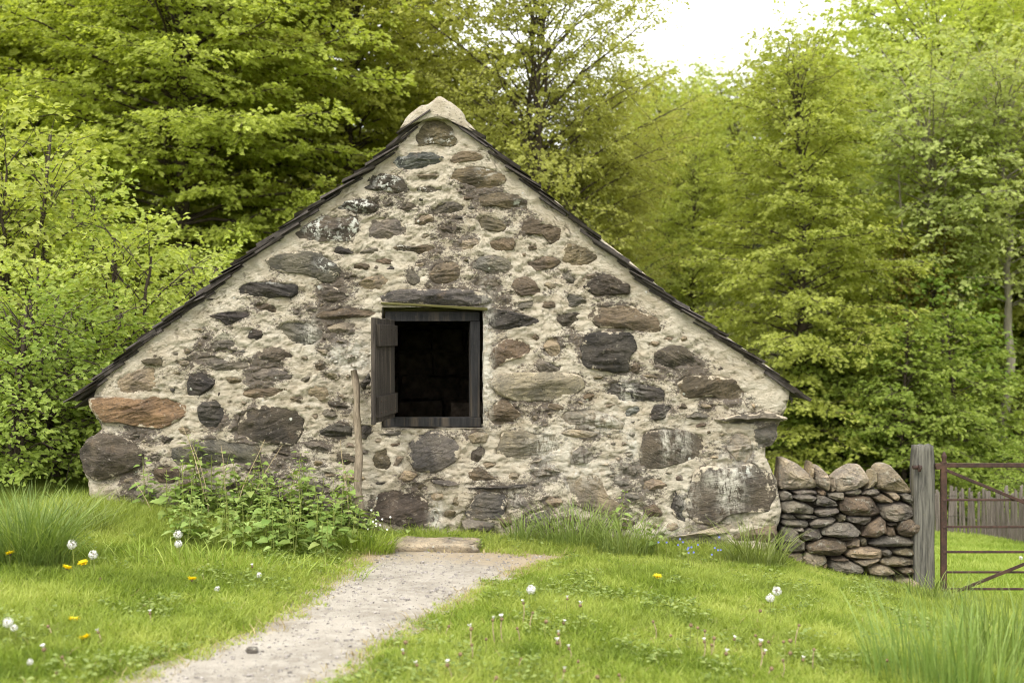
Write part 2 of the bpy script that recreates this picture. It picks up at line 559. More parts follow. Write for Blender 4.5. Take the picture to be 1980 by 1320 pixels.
def axis(lo, hi, step, far):
    a = list(np.arange(lo, hi + 1e-6, step))
    s = step
    while a[-1] < far:
        s *= 1.25; a.append(a[-1] + s)
    s = step
    while a[0] > -far:
        s *= 1.25; a.insert(0, a[0] - s)
    return np.array(a)

gx, gy = axis(-6, 6, 0.14, 420), axis(-6, 10, 0.14, 420)
XX, YY = np.meshgrid(gx, gy)
def bumpz(x, y):
    q = np.stack([x, y, 0 * x], -1).reshape(-1, 3)
    return (fbm(q * 0.9, 3) * 0.05).reshape(np.shape(x))
ZZ = zg(XX, YY)
gv = np.stack([XX, YY, ZZ], -1).reshape(-1, 3)
ny_, nx_ = XX.shape
ii = (np.arange(ny_ - 1)[:, None] * nx_ + np.arange(nx_ - 1)[None, :]).ravel()
gf = np.stack([ii, ii + 1, ii + nx_ + 1, ii + nx_], -1)
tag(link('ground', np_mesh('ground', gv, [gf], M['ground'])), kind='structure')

# path: outline read on the ground, strip mesh a few millimetres above the turf
PL = [(742, 1062), (722, 1078), (690, 1105), (640, 1140), (575, 1195), (520, 1222), (400, 1268), (285, 1318), (150, 1380), (-60, 1480)]
PR = [(1070, 1078), (1030, 1092), (985, 1108), (930, 1130), (865, 1168), (790, 1205), (745, 1238), (680, 1280), (612, 1320), (480, 1420)]
pl = np.array([G(*q)[:2] for q in PL]); pr = np.array([G(*q)[:2] for q in PR])
path_poly = np.concatenate([pl, pr[::-1]])
def resample(pts, n):
    pts = np.asarray(pts, float)
    d = np.concatenate([[0], np.cumsum(np.linalg.norm(np.diff(pts, axis=0), axis=1))])
    s = np.linspace(0, d[-1], n)
    return np.stack([np.interp(s, d, pts[:, k]) for k in range(pts.shape[1])], -1)
L_, R_ = resample(pl, 90), resample(pr, 90)
L_[0, 1] += 0.25; R_[0, 1] += 0.18
u = np.linspace(-0.16, 1.16, 34)
pv = L_[:, None, :] * (1 - u)[None, :, None] + R_[:, None, :] * u[None, :, None]
q3 = np.concatenate([pv.reshape(-1, 2), np.zeros((pv.size // 2, 1))], 1)
edge_w = (np.abs(u - 0.5) > 0.45)[None, :] * 1.0
jit = fbm(q3 * 5, 3).reshape(pv.shape[:2]) * 0.10 * edge_w
pv[:, :, 0] += jit; pv[:, :, 1] += jit
pz = zg(pv[..., 0], pv[..., 1]) + 0.006 + 0.004 * (1 - np.clip(np.abs(u - .5) * 2, 0, 1))[None, :]
pvert = np.concatenate([pv, pz[..., None]], -1).reshape(-1, 3)
n1, n2 = pv.shape[:2]
ii = (np.arange(n1 - 1)[:, None] * n2 + np.arange(n2 - 1)[None, :]).ravel()
pf = np.stack([ii, ii + n2, ii + n2 + 1, ii + 1], -1)
straw = np.clip(smooth(0.36, 0.52, np.abs(u - .5))[None, :] * 0.5 + smooth(22, 2, np.arange(n1))[:, None] * np.linspace(0.55, 1.0, n2)[None, :], 0, 1)
tag(link('path', np_mesh('path', pvert, [pf], M['path'], attrs={'straw': straw.ravel()})), kind='structure')

# ------------------------------------------------------------------ the cottage
cottage = empty('stone_cottage', (0, 0.0, 0.0), 'low stone cottage with whitish mortar gable, slate verges and one dark open window', 'cottage')

# stones: traced in windows of the photograph (origin x, origin y, magnification), with a tone letter and how far they stand proud (cm)
TONE = {'d': (0.080, 0.073, 0.067), 'b': (0.170, 0.136, 0.098), 'g': (0.195, 0.178, 0.152), 'l': (0.37, 0.32, 0.25),
        'u': (0.155, 0.165, 0.155), 'o': (0.25, 0.168, 0.105), 'm': (0.34, 0.285, 0.205), 'p': (0.165, 0.150, 0.140),
        'v': (0.175, 0.150, 0.098), 'k': (0.115, 0.098, 0.080)}
C1, C2, C3, C4 = (600, 170, 3.3), (100, 540, 3.3), (350, 420, 4.4), (660, 540, 4.4)
C5, C6, C8 = (900, 400, 3.882), (900, 700, 3.094), (640, 700, 3.3)
STONES = [
 (C1,'v',4,[(700,260),(740,215),(850,205),(905,240),(920,310),(965,345),(900,375),(800,360),(690,375),(665,330)]),
 (C1,'u',5,[(530,480),(560,430),(650,405),(770,412),(845,440),(840,480),(760,510),(650,530),(560,520)]),
 (C1,'b',4,[(890,460),(920,420),(970,400),(1060,410),(1110,440),(1080,465),(1000,470),(920,485)]),
 (C1,'v',4,[(890,580),(930,520),(1050,495),(1160,510),(1240,560),(1250,600),(1180,640),(1060,645),(980,610),(900,600)]),
 (C1,'k',5,[(325,620),(380,560),(450,540),(540,560),(620,610),(630,670),(560,670),(450,655),(360,650)]),
 (C1,'m',3,[(620,570),(700,545),(800,540),(820,560),(760,578),(680,580)]),
 (C1,'k',4,[(665,650),(700,625),(790,620),(845,635),(830,660),(750,675),(690,665)]),
 (C1,'k',5,[(170,765),(230,725),(330,705),(410,725),(430,760),(400,795),(300,800),(210,785)]),
 (C1,'k',4,[(565,770),(600,725),(650,730),(685,765),(640,785),(590,790)]),
 (C1,'g',3,[(760,770),(830,730),(920,725),(975,755),(970,790),(900,810),(790,805)]),
 (C1,'b',5,[(1075,720),(1090,675),(1200,665),(1320,680),(1385,720),(1390,790),(1290,775),(1180,755),(1090,755)]),
 (C1,'v',4,[(1040,830),(1080,805),(1140,805),(1230,850),(1255,890),(1230,920),(1120,915),(1050,870)]),
 ((0,0,1),'k',6,[(570,452),(590,432),(625,412),(660,417),(690,421),(693,443),(678,465),(640,467),(590,467)]),
 (C1,'g',4,[(370,900),(400,840),(500,815),(580,850),(630,920),(600,950),(450,975),(370,965)]),
 (C1,'b',4,[(1350,930),(1360,860),(1400,835),(1520,865),(1600,900),(1610,960),(1530,1000),(1480,940)]),
 (C1,'d',4,[(135,1040),(170,1010),(240,1015),(290,1040),(270,1060),(190,1065),(140,1065)]),
 (C1,'b',4,[(525,1020),(560,1000),(650,1015),(760,990),(820,1010),(810,1040),(680,1065),(560,1045)]),
 (C1,'b',5,[(1145,985),(1180,955),(1300,955),(1310,1000),(1290,1035),(1220,1045),(1155,1025)]),
 (C1,'l',3,[(930,1010),(990,955),(1070,960),(1090,990),(1040,1030),(950,1035)]),
 (C1,'g',5,[(1030,1130),(1080,1080),(1150,1070),(1250,1090),(1310,1150),(1240,1185),(1120,1170),(1040,1160)]),
 (C1,'b',5,[(755,1190),(800,1130),(900,1100),(955,1140),(960,1200),(900,1245),(800,1250),(760,1220)]),
 (C1,'g',4,[(610,1170),(640,1145),(690,1165),(705,1240),(660,1260),(615,1240)]),
 (C1,'k',4,[(1045,1240),(1070,1210),(1190,1215),(1210,1260),(1190,1285),(1090,1270),(1050,1265)]),
 (C1,'b',4,[(1380,1110),(1440,1070),(1560,1075),(1600,1110),(1540,1150),(1440,1170)]),
 (C5,'b',5,[(350,580),(380,535),(460,520),(520,560),(560,620),(610,655),(520,660),(420,665),(365,635)]),
 (C5,'v',3,[(730,320),(770,275),(850,290),(960,330),(1010,400),(920,430),(800,450),(730,400)]),
 (C3,'g',6,[(735,370),(800,330),(900,300),(1060,290),(1180,290),(1220,345),(1300,390),(1355,420),(1330,490),(1290,555),(1200,550),(1130,510),(1020,480),(880,470),(780,440)]),
 (C1,'d',3,[(915,835),(950,815),(995,820),(985,840),(930,848)]),
 (C1,'b',3,[(970,700),(1010,685),(1050,710),(1000,720)]),
 (C1,'g',3,[(310,1055),(370,1020),(430,1020),(440,1045),(380,1065)]),
 (C1,'d',3,[(480,1150),(510,1130),(550,1140),(540,1160),(495,1165)]),
 (C1,'b',3,[(1380,1010),(1440,995),(1460,1030),(1400,1040)]),
 (C3,'d',6,[(480,610),(510,570),(620,545),(760,545),(900,545),(990,580),(1000,640),(930,680),(700,685),(520,670)]),
 (C3,'k',5,[(1115,610),(1180,570),(1290,590),(1370,625),(1440,680),(1380,710),(1270,720),(1170,670)]),
 (C3,'b',6,[(1140,840),(1200,800),(1350,775),(1480,765),(1600,790),(1650,820),(1560,850),(1400,855),(1200,865)]),
 (C3,'d',4,[(225,840),(330,810),(480,790),(570,790),(575,840),(470,890),(390,920),(330,870)]),
 (C3,'g',4,[(820,940),(880,880),(980,875),(1100,900),(1200,970),(1200,1030),(1100,1080),(990,1085),(880,1040)]),
 (C3,'k',5,[(635,1160),(700,1120),(780,1095),(900,1130),(965,1180),(940,1210),(800,1230),(700,1240)]),
 (C3,'g',4,[(240,1100),(320,1050),(430,1040),(510,1065),(430,1100),(330,1130),(240,1135)]),
 (C3,'g',4,[(130,1200),(230,1170),(340,1190),(420,1240),(560,1220),(580,1260),(480,1310),(300,1300),(200,1260)]),
 (C3,'l',4,[(1240,940),(1350,890),(1500,910),(1480,960),(1400,980),(1300,990)]),
 (C3,'d',3,[(200,710),(240,685),(290,690),(260,715)]),
 (C3,'m',3,[(50,960),(100,945),(190,945),(150,970),(80,972)]),
 (C3,'m',3,[(530,920),(570,900),(610,915),(580,935)]),
 (C3,'b',3,[(1130,1240),(1180,1210),(1260,1230),(1240,1290),(1150,1310)]),
 (C3,'d',2,[(785,230),(830,195),(875,170),(870,190),(820,220)]),
 (C2,'m',3,[(415,650),(480,590),(570,570),(650,560),(660,620),(670,690),(600,720),(500,735),(430,720)]),
 (C2,'d',5,[(860,660),(880,610),(950,585),(1050,640),(1030,690),(950,740),(870,740)]),
 (C2,'d',6,[(930,820),(960,785),(1040,775),(1100,810),(1095,900),(1050,945),(980,940),(935,890)]),
 (C2,'v',4,[(570,520),(610,505),(700,500),(745,530),(700,550),(600,545)]),
 (C2,'o',8,[(250,790),(260,760),(400,750),(600,770),(640,745),(720,755),(830,800),(840,870),(760,930),(700,950),(580,940),(450,915),(330,910),(270,860)]),
 (C2,'k',7,[(1185,940),(1210,870),(1280,820),(1400,805),(1560,840),(1610,890),(1600,970),(1550,1050),(1440,1050),(1260,1035),(1190,1000)]),
 (C2,'k',13,[(190,1110),(240,1020),(320,990),(430,1000),(510,1040),(580,1100),(575,1180),(500,1220),(400,1250),(290,1280),(220,1220)]),
 (C2,'b',3,[(1190,690),(1260,680),(1400,690),(1510,690),(1500,720),(1400,745),(1300,770),(1230,740)]),
 (C2,'g',4,[(1270,600),(1330,570),(1420,560),(1500,580),(1540,620),(1500,650),(1380,650),(1300,630)]),
 (C2,'m',3,[(1630,690),(1680,660),(1760,690),(1790,740),(1720,780),(1640,740)]),
 (C2,'g',5,[(770,1080),(900,1040),(1050,1020),(1200,1045),(1320,1070),(1320,1150),(1200,1190),(1000,1200),(800,1190)]),
 (C8,'d',6,[(-70,440),(-20,405),(60,385),(128,410),(130,480),(0,475),(-60,470)]),
 (C8,'d',5,[(185,390),(260,400),(265,450),(225,495),(185,480)]),
 (C4,'p',9,[(330,150),(430,100),(600,80),(800,90),(1000,80),(1200,120),(1275,160),(1240,205),(1100,225),(900,240),(750,220),(600,205),(450,190),(380,190)]),
 (C4,'d',6,[(1215,310),(1250,260),(1330,250),(1480,280),(1620,320),(1720,355),(1640,380),(1500,410),(1350,430),(1270,390)]),
 (C5,'k',5,[(670,830),(690,790),(780,785),(860,800),(850,850),(790,910),(730,900)]),
 (C4,'b',7,[(1250,680),(1290,580),(1400,510),(1520,505),(1600,550),(1640,600),(1540,660),(1400,700),(1300,760)]),
 (C4,'b',4,[(1620,490),(1650,450),(1700,480),(1660,530)]),
 (C5,'m',4,[(580,1050),(610,980),(690,965),(720,1050),(700,1120),(640,1130)]),
 (C4,'g',4,[(1650,740),(1680,670),(1740,700),(1900,720),(1860,780),(1700,800)]),
 (C6,'l',9,[(135,130),(200,75),(350,60),(550,60),(680,80),(700,140),(650,190),(500,230),(320,230),(220,200)]),
 (C4,'b',7,[(1220,1160),(1290,1050),(1400,1010),(1470,1080),(1530,1160),(1440,1220),(1320,1240)]),
 (C4,'g',4,[(1470,210),(1530,180),(1630,180),(1630,240),(1550,260),(1480,235)]),
 (C4,'d',4,[(160,900),(230,790),(260,850),(200,960)]),
 (C4,'m',4,[(720,40),(750,40),(755,75),(725,80)]),
 (C5,'g',5,[(735,680),(770,640),(860,670),(915,710),(860,745),(780,755)]),
 (C5,'k',6,[(880,600),(990,520),(1080,505),(1180,560),(1235,590),(1230,655),(1100,660),(980,665)]),
 (C5,'b',6,[(930,830),(980,740),(1100,745),(1240,735),(1340,800),(1430,830),(1465,920),(1440,940),(1300,935),(1200,905),(1080,910),(990,900)]),
 (C5,'d',8,[(870,1040),(930,940),(1050,935),(1250,950),(1290,1060),(1230,1120),(1220,1230),(1100,1240),(950,1215),(870,1170)]),
 (C5,'k',6,[(1395,1140),(1440,1080),(1530,1045),(1620,1040),(1700,1090),(1740,1160),(1700,1200),(1540,1215),(1430,1190)]),
 (C5,'b',5,[(1230,1240),(1250,1180),(1320,1170),(1320,1230),(1270,1260)]),
 (C5,'g',3,[(720,500),(770,480),(830,540),(830,590),(770,590)]),
 (C5,'l',3,[(850,560),(900,510),(980,500),(960,540)]),
 (C5,'m',3,[(560,580),(620,560),(700,590),(640,630)]),
 (C6,'d',5,[(830,170),(870,125),(960,120),(1100,140),(1190,160),(1190,230),(1050,240),(920,235)]),
 (C6,'b',5,[(1260,130),(1320,80),(1500,80),(1620,110),(1670,180),(1600,245),(1480,200),(1320,220)]),
 (C6,'d',5,[(1090,320),(1130,260),(1230,240),(1240,280),(1200,340),(1130,350)]),
 (C6,'u',4,[(940,300),(980,260),(1060,260),(1050,300),(960,330)]),
 (C6,'l',5,[(560,340),(600,300),(750,280),(850,310),(950,360),(930,400),(780,390),(620,375)]),
 (C6,'m',3,[(390,320),(430,300),(440,350),(400,370)]),
 (C6,'l',7,[(185,540),(220,420),(330,400),(430,440),(540,430),(560,520),(480,560),(350,575),(230,565)]),
 (C6,'m',4,[(550,430),(620,400),(740,410),(800,430),(740,450),(620,450)]),
 (C6,'k',6,[(1040,560),(1070,420),(1200,400),(1300,410),(1400,440),(1430,500),(1400,570),(1250,610),(1120,640),(1050,620)]),
 (C6,'l',6,[(1560,520),(1580,450),(1640,420),(1700,430),(1720,540),(1680,600),(1610,580)]),
 (C6,'k',11,[(1330,760),(1390,640),(1450,615),(1560,640),(1700,610),(1820,680),(1850,800),(1800,890),(1600,900),(1480,970),(1380,960),(1330,900)]),
 (C6,'d',4,[(1215,870),(1245,770),(1295,760),(1310,900),(1325,960),(1270,940)]),
 (C6,'b',3,[(1250,690),(1300,665),(1310,700),(1270,715)]),
 (C6,'g',13,[(1490,340),(1560,330),(1640,310),(1730,315),(1790,290),(1860,310),(1920,335),(1880,355),(1700,370),(1560,365)]),
 (C6,'g',6,[(1310,330),(1370,290),(1450,310),(1440,340),(1360,345)]),
 (C6,'b',4,[(1360,370),(1440,360),(1440,385),(1380,390)]),
 (C6,'p',5,[(0,900),(60,800),(120,770),(230,790),(250,830),(220,930),(100,935),(10,930)]),
 (C6,'g',4,[(280,800),(340,770),(380,850),(350,880),(280,860)]),
 (C8,'g',9,[(835,1010),(900,1000),(1040,1020),(1030,1060),(920,1085),(850,1060)]),
 (C6,'m',5,[(600,690),(700,680),(800,670),(850,800),(950,860),(900,920),(720,880),(640,840)]),
 (C6,'l',9,[(1200,1040),(1350,1020),(1520,970),(1640,950),(1620,1000),(1500,1020),(1320,1045)]),
 (C6,'b',5,[(390,660),(560,650),(540,680),(430,685)]),
 (C6,'m',4,[(380,600),(440,570),(460,580),(400,625)]),
 (C6,'g',6,[(1720,400),(1860,375),(1870,440),(1830,500),(1740,520)]),
 (C6,'b',4,[(450,620),(540,640),(570,655),(480,650)]),
 (C8,'m',5,[(870,470),(940,435),(1010,460),(990,510),(900,520)]),
 (C8,'p',7,[(490,600),(510,510),(570,450),(680,440),(760,480),(830,540),(810,620),(740,670),(650,710),(540,690)]),
 (C8,'v',4,[(250,640),(290,560),(350,550),(390,620),(360,690),(290,680)]),
 (C8,'m',3,[(395,660),(420,600),(470,600),(430,660)]),
 (C8,'g',7,[(640,750),(760,755),(850,775),(740,788),(660,772)]),
 (C8,'d',8,[(870,800),(960,795),(1100,785),(1310,772),(1310,792),(1080,804),(900,818)]),
 (C8,'k',6,[(260,960),(300,830),(420,810),(560,850),(640,920),(670,1020),(560,1050),(430,1040),(300,1000)]),
 (C8,'k',4,[(890,560),(960,525),(985,570),(940,640),(890,620)]),
 (C8,'b',5,[(870,700),(940,660),(1020,710),(1060,750),(980,770),(900,760)]),
 (C8,'g',5,[(310,460),(370,440),(460,440),(440,470),(350,475)]),
 (C8,'b',3,[(370,520),(440,510),(450,535),(390,540)]),
 (C8,'k',8,[(880,1100),(980,1075),(1090,1080),(1000,1105)]),
 (C8,'g',3,[(190,570),(240,560),(235,585),(200,590)]),
 (C8,'m',3,[(620,830),(720,840),(715,900),(650,880)]),
 (C8,'b',5,[(1060,990),(1150,980),(1160,1050),(1090,1050)]),
 (C8,'m',4,[(770,840),(820,850),(830,910),(780,920)]),
 (C6,'b',5,[(1560,1010),(1700,1000),(1840,960),(1860,1030),(1800,1080),(1600,1070)]),
 (C6,'k',5,[(1230,1070),(1400,1055),(1560,1060),(1560,1110),(1250,1120)]),
 (C6,'g',6,[(320,960),(400,900),(480,880),(520,930),(470,990),(350,1010)]),
]

def to_src(win, poly):
    ox, oy, s = win
    return [(ox + a / s, oy + b / s) for a, b in poly]

def src_to_xz(poly):
    return np.array([P(a, b, 0.0)[[0, 2]] for a, b in poly])

stone_polys = []
for win, tone, proud, poly in STONES:
    _pp = src_to_xz(to_src(win, poly)); _c = _pp.mean(0)
    stone_polys.append((_c + (_pp - _c) * 1.07, tone, proud / 100.0))

# extra slivers of slate bedded in the mortar
HOLE = (P(738, 0)[0], P(934, 0)[0], P(0, 828)[2], P(0, 594)[2])
WL = [(825,212),(775,262),(755,290),(700,340),(640,385),(570,440),(490,495),(400,562),(300,645),(240,692),(195,735),(178,765),(175,800),(190,830),(160,865),(152,900),(165,935),(172,1000),(175,1130)]
WR = [(880,212),(905,245),(950,290),(1010,345),(1080,400),(1150,460),(1230,522),(1300,582),(1390,647),(1460,697),(1510,737),(1530,757),(1527,788),(1502,820),(1488,850),(1483,885),(1506,928),(1515,985),(1503,1040),(1496,1130)]
def lift(pts):      # the render is worked right up under the slates
    return [(a, b - 9 * (b < 760) * (b > 215)) for a, b in pts]
wl_ = np.array([P(a, b)[[0, 2]] for a, b in lift(WL)]); wr_ = np.array([P(a, b)[[0, 2]] for a, b in lift(WR)])
def xl(z): return np.interp(z, wl_[::-1, 1], wl_[::-1, 0])
def xr(z): return np.interp(z, wr_[::-1, 1], wr_[::-1, 0])
rs = np.random.RandomState(11)
tries = 0
n_sliver = 0
while n_sliver < 158 and tries < 16000:
    tries += 1
    mid_ = n_sliver < 52 and tries < 7000
    z = rs.uniform(0.05, 3.2); x = rs.uniform(-3.1, 2.1)
    w = rs.uniform(0.05, 0.24); h = rs.uniform(0.012, 0.022) + w * rs.uniform(0.02, 0.2)
    if mid_: w = rs.uniform(0.13, 0.32); h = w * rs.uniform(0.18, 0.36)
    m = 0.16
    if x - w < xl(z + .1) + m or x + w > xr(z + .1) - m: continue
    if HOLE[0] - 0.12 - w < x < HOLE[1] + 0.10 + w and HOLE[2] - 0.08 < z < HOLE[3] + 0.10: continue
    ok = True
    for pp, _, _ in stone_polys:
        if abs(pp[:, 0].mean() - x) < 1 and abs(pp[:, 1].mean() - z) < 0.8:
            if poly_sdf(np.array([x - w / 2, x, x + w / 2, x, x]), np.array([z, z, z, z + h, z - h]), pp).min() < 0.022: ok = False; break
    if not ok: continue
    k = rs.randint(5, 8)
    an = np.sort(rs.uniform(0, 2 * np.pi, k)) if False else (np.arange(k) + rs.uniform(-.3, .3, k)) * 2 * np.pi / k
    r = rs.uniform(0.75, 1.1, k)
    ti = rs.uniform(-0.35, 0.25)
    a, b = np.cos(an) * r * w / 2, np.sin(an) * r * h
    stone_polys.append((np.stack([x + a * math.cos(ti) - b * math.sin(ti), z + a * math.sin(ti) + b * math.cos(ti)], -1), rs.choice(list('bgmmlkgvmm') if not mid_ else list('mmgbgvlbk')), rs.uniform(0.022, 0.042) + 0.012 * mid_))
    n_sliver += 1

# patches of white lime and of thick lichen (photo px: x, y, rx, ry, strength)
LIME = [(652,688,12,14,1),(688,692,26,20,1.2),(1214,760,14,18,1),(1222,862,10,24,.9),(1286,850,6,30,1),(1318,855,14,24,.7),(1060,862,26,24,.8),
        (1095,880,16,50,.55),(1168,815,34,16,.8),(1395,930,8,40,1.1),(1412,935,16,46,.9),(1370,925,10,14,.7),(1330,950,14,50,.45),(1120,905,70,24,.55),
        (845,1000,9,22,1.1),(940,690,10,90,1.1),(1000,960,10,14,.5),(600,650,10,26,.7),(500,640,0.1,0.1,0),(1440,880,30,26,.35),(1060,940,0.1,0.1,0),(1300,1030,60,14,.4)]
LICH = [(608,437,15,14,1.2),(682,440,14,17,1.4),(640,458,26,8,.7),(750,352,16,12,1.1),(630,512,10,7,1.2),(692,393,26,10,1),(820,364,12,6,1),(760,390,0.1,0.1,0),
        (610,558,7,7,1.1),(535,541,16,5,.9),(870,270,10,8,.9),(940,330,12,8,.6),(835,277,8,6,1),(1440,908,14,7,.8),(770,310,12,9,.6),(365,724,0.1,.1,0),(780,476,8,5,1),(1000,395,6,5,1.2)]
def patch(x, z, lst):
    px = 990 + x * 240.0; py = 660 + (EYE - z) * 240.0
    r = np.zeros(np.shape(x))
    for a, b, rx, ry, s in lst:
        if s <= 0: continue
        d = ((px - a) / (rx * 1.3)) ** 2 + ((py - b) / (ry * 1.3)) ** 2
        r = np.maximum(r, s * np.exp(-d * 0.9) * 1.25)
    return np.clip(r, 0, 1)

# --- mortar face of the gable
NZ, NL, NH, NR = 400, 205, 72, 220
zs = np.linspace(P(0, 1120)[2], P(0, 214)[2], NZ)
# rows snapped to the window opening
k0 = np.argmin(np.abs(zs - HOLE[2])); k1 = np.argmin(np.abs(zs - HOLE[3]))
zs = np.interp(np.arange(NZ), [0, k0, k1, NZ - 1], [zs[0], HOLE[2], HOLE[3], zs[-1]])
XL, XR = xl(zs), xr(zs)
XL = XL + fbm(np.stack([zs * 4, zs * 0, zs * 0 + 3], -1), 4) * 0.03 * smooth(3.6, 3.2, zs)
XR = XR + fbm(np.stack([zs * 4, zs * 0, zs * 0 + 8], -1), 4) * 0.03 * smooth(3.6, 3.2, zs)
W = XR - XL
t = smooth(HOLE[3], zs[-1] - 0.35, zs)
fa, fb = NL / (NL + NH + NR), (NL + NH) / (NL + NH + NR)
xa = HOLE[0] * (1 - t) + (XL + fa * W) * t
xb = HOLE[1] * (1 - t) + (XL + fb * W) * t
xa = np.maximum(xa, XL + 0.1 * W); xb = np.minimum(xb, XR - 0.1 * W)
cols = [XL[:, None] + (xa - XL)[:, None] * np.linspace(0, 1, NL, endpoint=False)[None],
        xa[:, None] + (xb - xa)[:, None] * np.linspace(0, 1, NH, endpoint=False)[None],
        xb[:, None] + (XR - xb)[:, None] * np.linspace(0, 1, NR + 1)[None]]
GX = np.concatenate(cols, 1)
GZ = np.repeat(zs[:, None], GX.shape[1], 1)
x, z = GX.ravel(), GZ.ravel()
q = np.stack([x, 0 * x, z], -1)
qs = q * np.array([1, 1, 1.6])
lump = fbm(q * 2.2 + 5, 3) * 0.035 + fbm(qs * 6, 4) * 0.030
flake = ridged(qs * 5.5 + fbm(q * 4, 2)[:, None] * 0.7 + 31, 5, 0.55) * 0.034
pits = -np.clip(fbm(qs * 17 + 3, 3, 0.6) - 0.16, 0, 1) * 0.07
sten = np.clip(fbm(q * 1.3 + 40, 3) + 0.5, 0, 1)
out = lump + (flake - 0.012) * (0.45 + 0.9 * sten) + pits + fbm(q * 30, 4, 0.65) * 0.013
near = np.full(x.shape, 9.0)
for pp, tone, proud in stone_polys:
    sel = (x > pp[:, 0].min() - 0.15) & (x < pp[:, 0].max() + 0.15) & (z > pp[:, 1].min() - 0.15) & (z < pp[:, 1].max() + 0.15)
    if not sel.any(): continue
    near[sel] = np.minimum(near[sel], poly_sdf(x[sel], z[sel], pp))
near_n = near + fbm(qs * 9 + 77, 4, 0.6) * 0.045
out -= smooth(-0.004, -0.035, near_n) * 0.032
# cracks in the plain render under the right verge and the left one
ex = np.minimum(x - np.repeat(XL, GX.shape[1]), np.repeat(XR, GX.shape[1]) - x)
plain = smooth(0.45, 0.15, ex * np.where(z > 0.95, 1, 9)) * smooth(0.9, 1.1, z)
crack = np.abs(fbm(q * 3.1 + 90, 4, 0.6))
out -= plain * smooth(0.016, 0.0, crack) * 0.035
out = out * (1 - 0.45 * plain)
# round off at the corners
rnd = 0.10
out -= (1 - np.sqrt(np.clip(1 - (1 - np.clip(ex / rnd, 0, 1)) ** 2, 0, 1))) * rnd * np.where(z > 1.1, 0.35, 1.0)
hole_m = (np.abs(x - (HOLE[0] + HOLE[1]) / 2) < (HOLE[1] - HOLE[0]) / 2 + 0.004) & (z > HOLE[2] - 0.004) & (z < HOLE[3] + 0.004)
bz = 0.04 * smooth(0.6, -0.2, z)     # batter at the foot
Yv = -(out + bz)
verts = np.stack([x, Yv, z], -1)
nr, ncl = GX.shape
I = (np.arange(nr - 1)[:, None] * ncl + np.arange(ncl - 1)[None, :])
keep = np.ones(I.shape, bool)
keep[k0:k1, NL:NL + NH] = False
I = I[keep].ravel()
faces = [np.stack([I, I + 1, I + ncl + 1, I + ncl], -1)]
# reveal of the opening, going 0.5 m in
V2 = [verts]; F2 = []; off = len(verts)
loop = [k0 * ncl + c for c in range(NL, NL + NH + 1)] + [r * ncl + NL + NH for r in range(k0 + 1, k1 + 1)] + \
       [k1 * ncl + c for c in range(NL + NH - 1, NL - 1, -1)] + [r * ncl + NL for r in range(k1 - 1, k0, -1)]
loop = np.array(loop)
prev = loop
nl = len(loop)
rev_attr = []
for s_ in range(1, 13):
    d = 0.5 * s_ / 12
    pv_ = verts[loop].copy()
    cx, cz = (HOLE[0] + HOLE[1]) / 2, (HOLE[2] + HOLE[3]) / 2
    rad = pv_[:, [0, 2]] - np.array([cx, cz]); rad /= np.linalg.norm(rad, axis=1)[:, None]
    nz = fbm(np.stack([pv_[:, 0] * 6, np.full(nl, d * 6), pv_[:, 2] * 6], -1), 3) * 0.025 * min(1, s_ / 2)
    pv_[:, 0] -= rad[:, 0] * nz; pv_[:, 2] -= rad[:, 1] * nz
    pv_[:, 1] = pv_[:, 1] * (1 - s_ / 12) + d
    V2.append(pv_)
    cur = off + np.arange(nl); off += nl
    F2.append(np.stack([prev, np.roll(prev, -1), np.roll(cur, -1), cur], -1)[:, ::-1])
    prev = cur
# sides back to the long walls
for edge_i in (0, ncl - 1):
    e = np.arange(nr) * ncl + edge_i
    prev = e
    for s_ in range(1, 15):
        d = [0.03, 0.07, 0.12, 0.2, 0.3, 0.45, 0.6, 0.8, 1.1, 1.5, 2.1, 2.8, 3.5, 4.2][s_ - 1]
        pv_ = verts[e].copy()
        nz = fbm(np.stack([np.full(nr, 3.0 + edge_i), np.full(nr, d * 3), pv_[:, 2] * 3], -1), 4) * 0.05
        pv_[:, 0] += nz * (1 if edge_i else -1) * min(1, d * 4)
        pv_[:, 1] = verts[e][:, 1] + d
        under = smooth(0.85, 1.1, pv_[:, 2]) * min(1, d / 0.12)      # tucked in below the slates
        pv_[:, 2] -= 0.19 * under
        pv_[:, 0] += (-0.05 if edge_i else 0.05) * under
        V2.append(pv_)
        cur = off + np.arange(nr); off += nr
        q4 = np.stack([prev[:-1], prev[1:], cur[1:], cur[:-1]], -1)
        F2.append(q4 if edge_i else q4[:, ::-1])
        prev = cur
    if edge_i == 0: backL = prev
    else: backR = prev
F2.append(np.stack([backR[:-1], backR[1:], backL[1:], backL[:-1]], -1))
allv = np.concatenate(V2)
nx2 = len(allv) - len(verts)
stain = np.clip(1.15 * np.exp(-np.clip(near, 0, 1) / 0.07) * np.clip(fbm(q * 2.4 + 12, 3) * 2.2 + 0.45, 0, 1) + np.clip(fbm(q * 1.7 + 3, 3) * 2.4 - 0.35, 0, 1) * 0.8, 0, 1) * (1 - 0.85 * plain)
lime = patch(x, z, LIME)
moss = smooth(0.55, 0.05, z) * 0.8
lime2 = np.concatenate([lime, np.zeros(nx2)])
rev = allv[len(verts):len(verts) + 12 * nl]
lime2[len(verts):len(verts) + 12 * nl] = np.where(rev[:, 0] > (HOLE[1] - 0.05), 1.0, 0.2)
gable = link('wall', np_mesh('wall', allv, faces + F2, M['mortar'], attrs={
    'stain': np.concatenate([stain, np.full(nx2, 0.35)]), 'lime': lime2, 'moss': np.concatenate([moss, np.full(nx2, 0.2)])}), cottage)

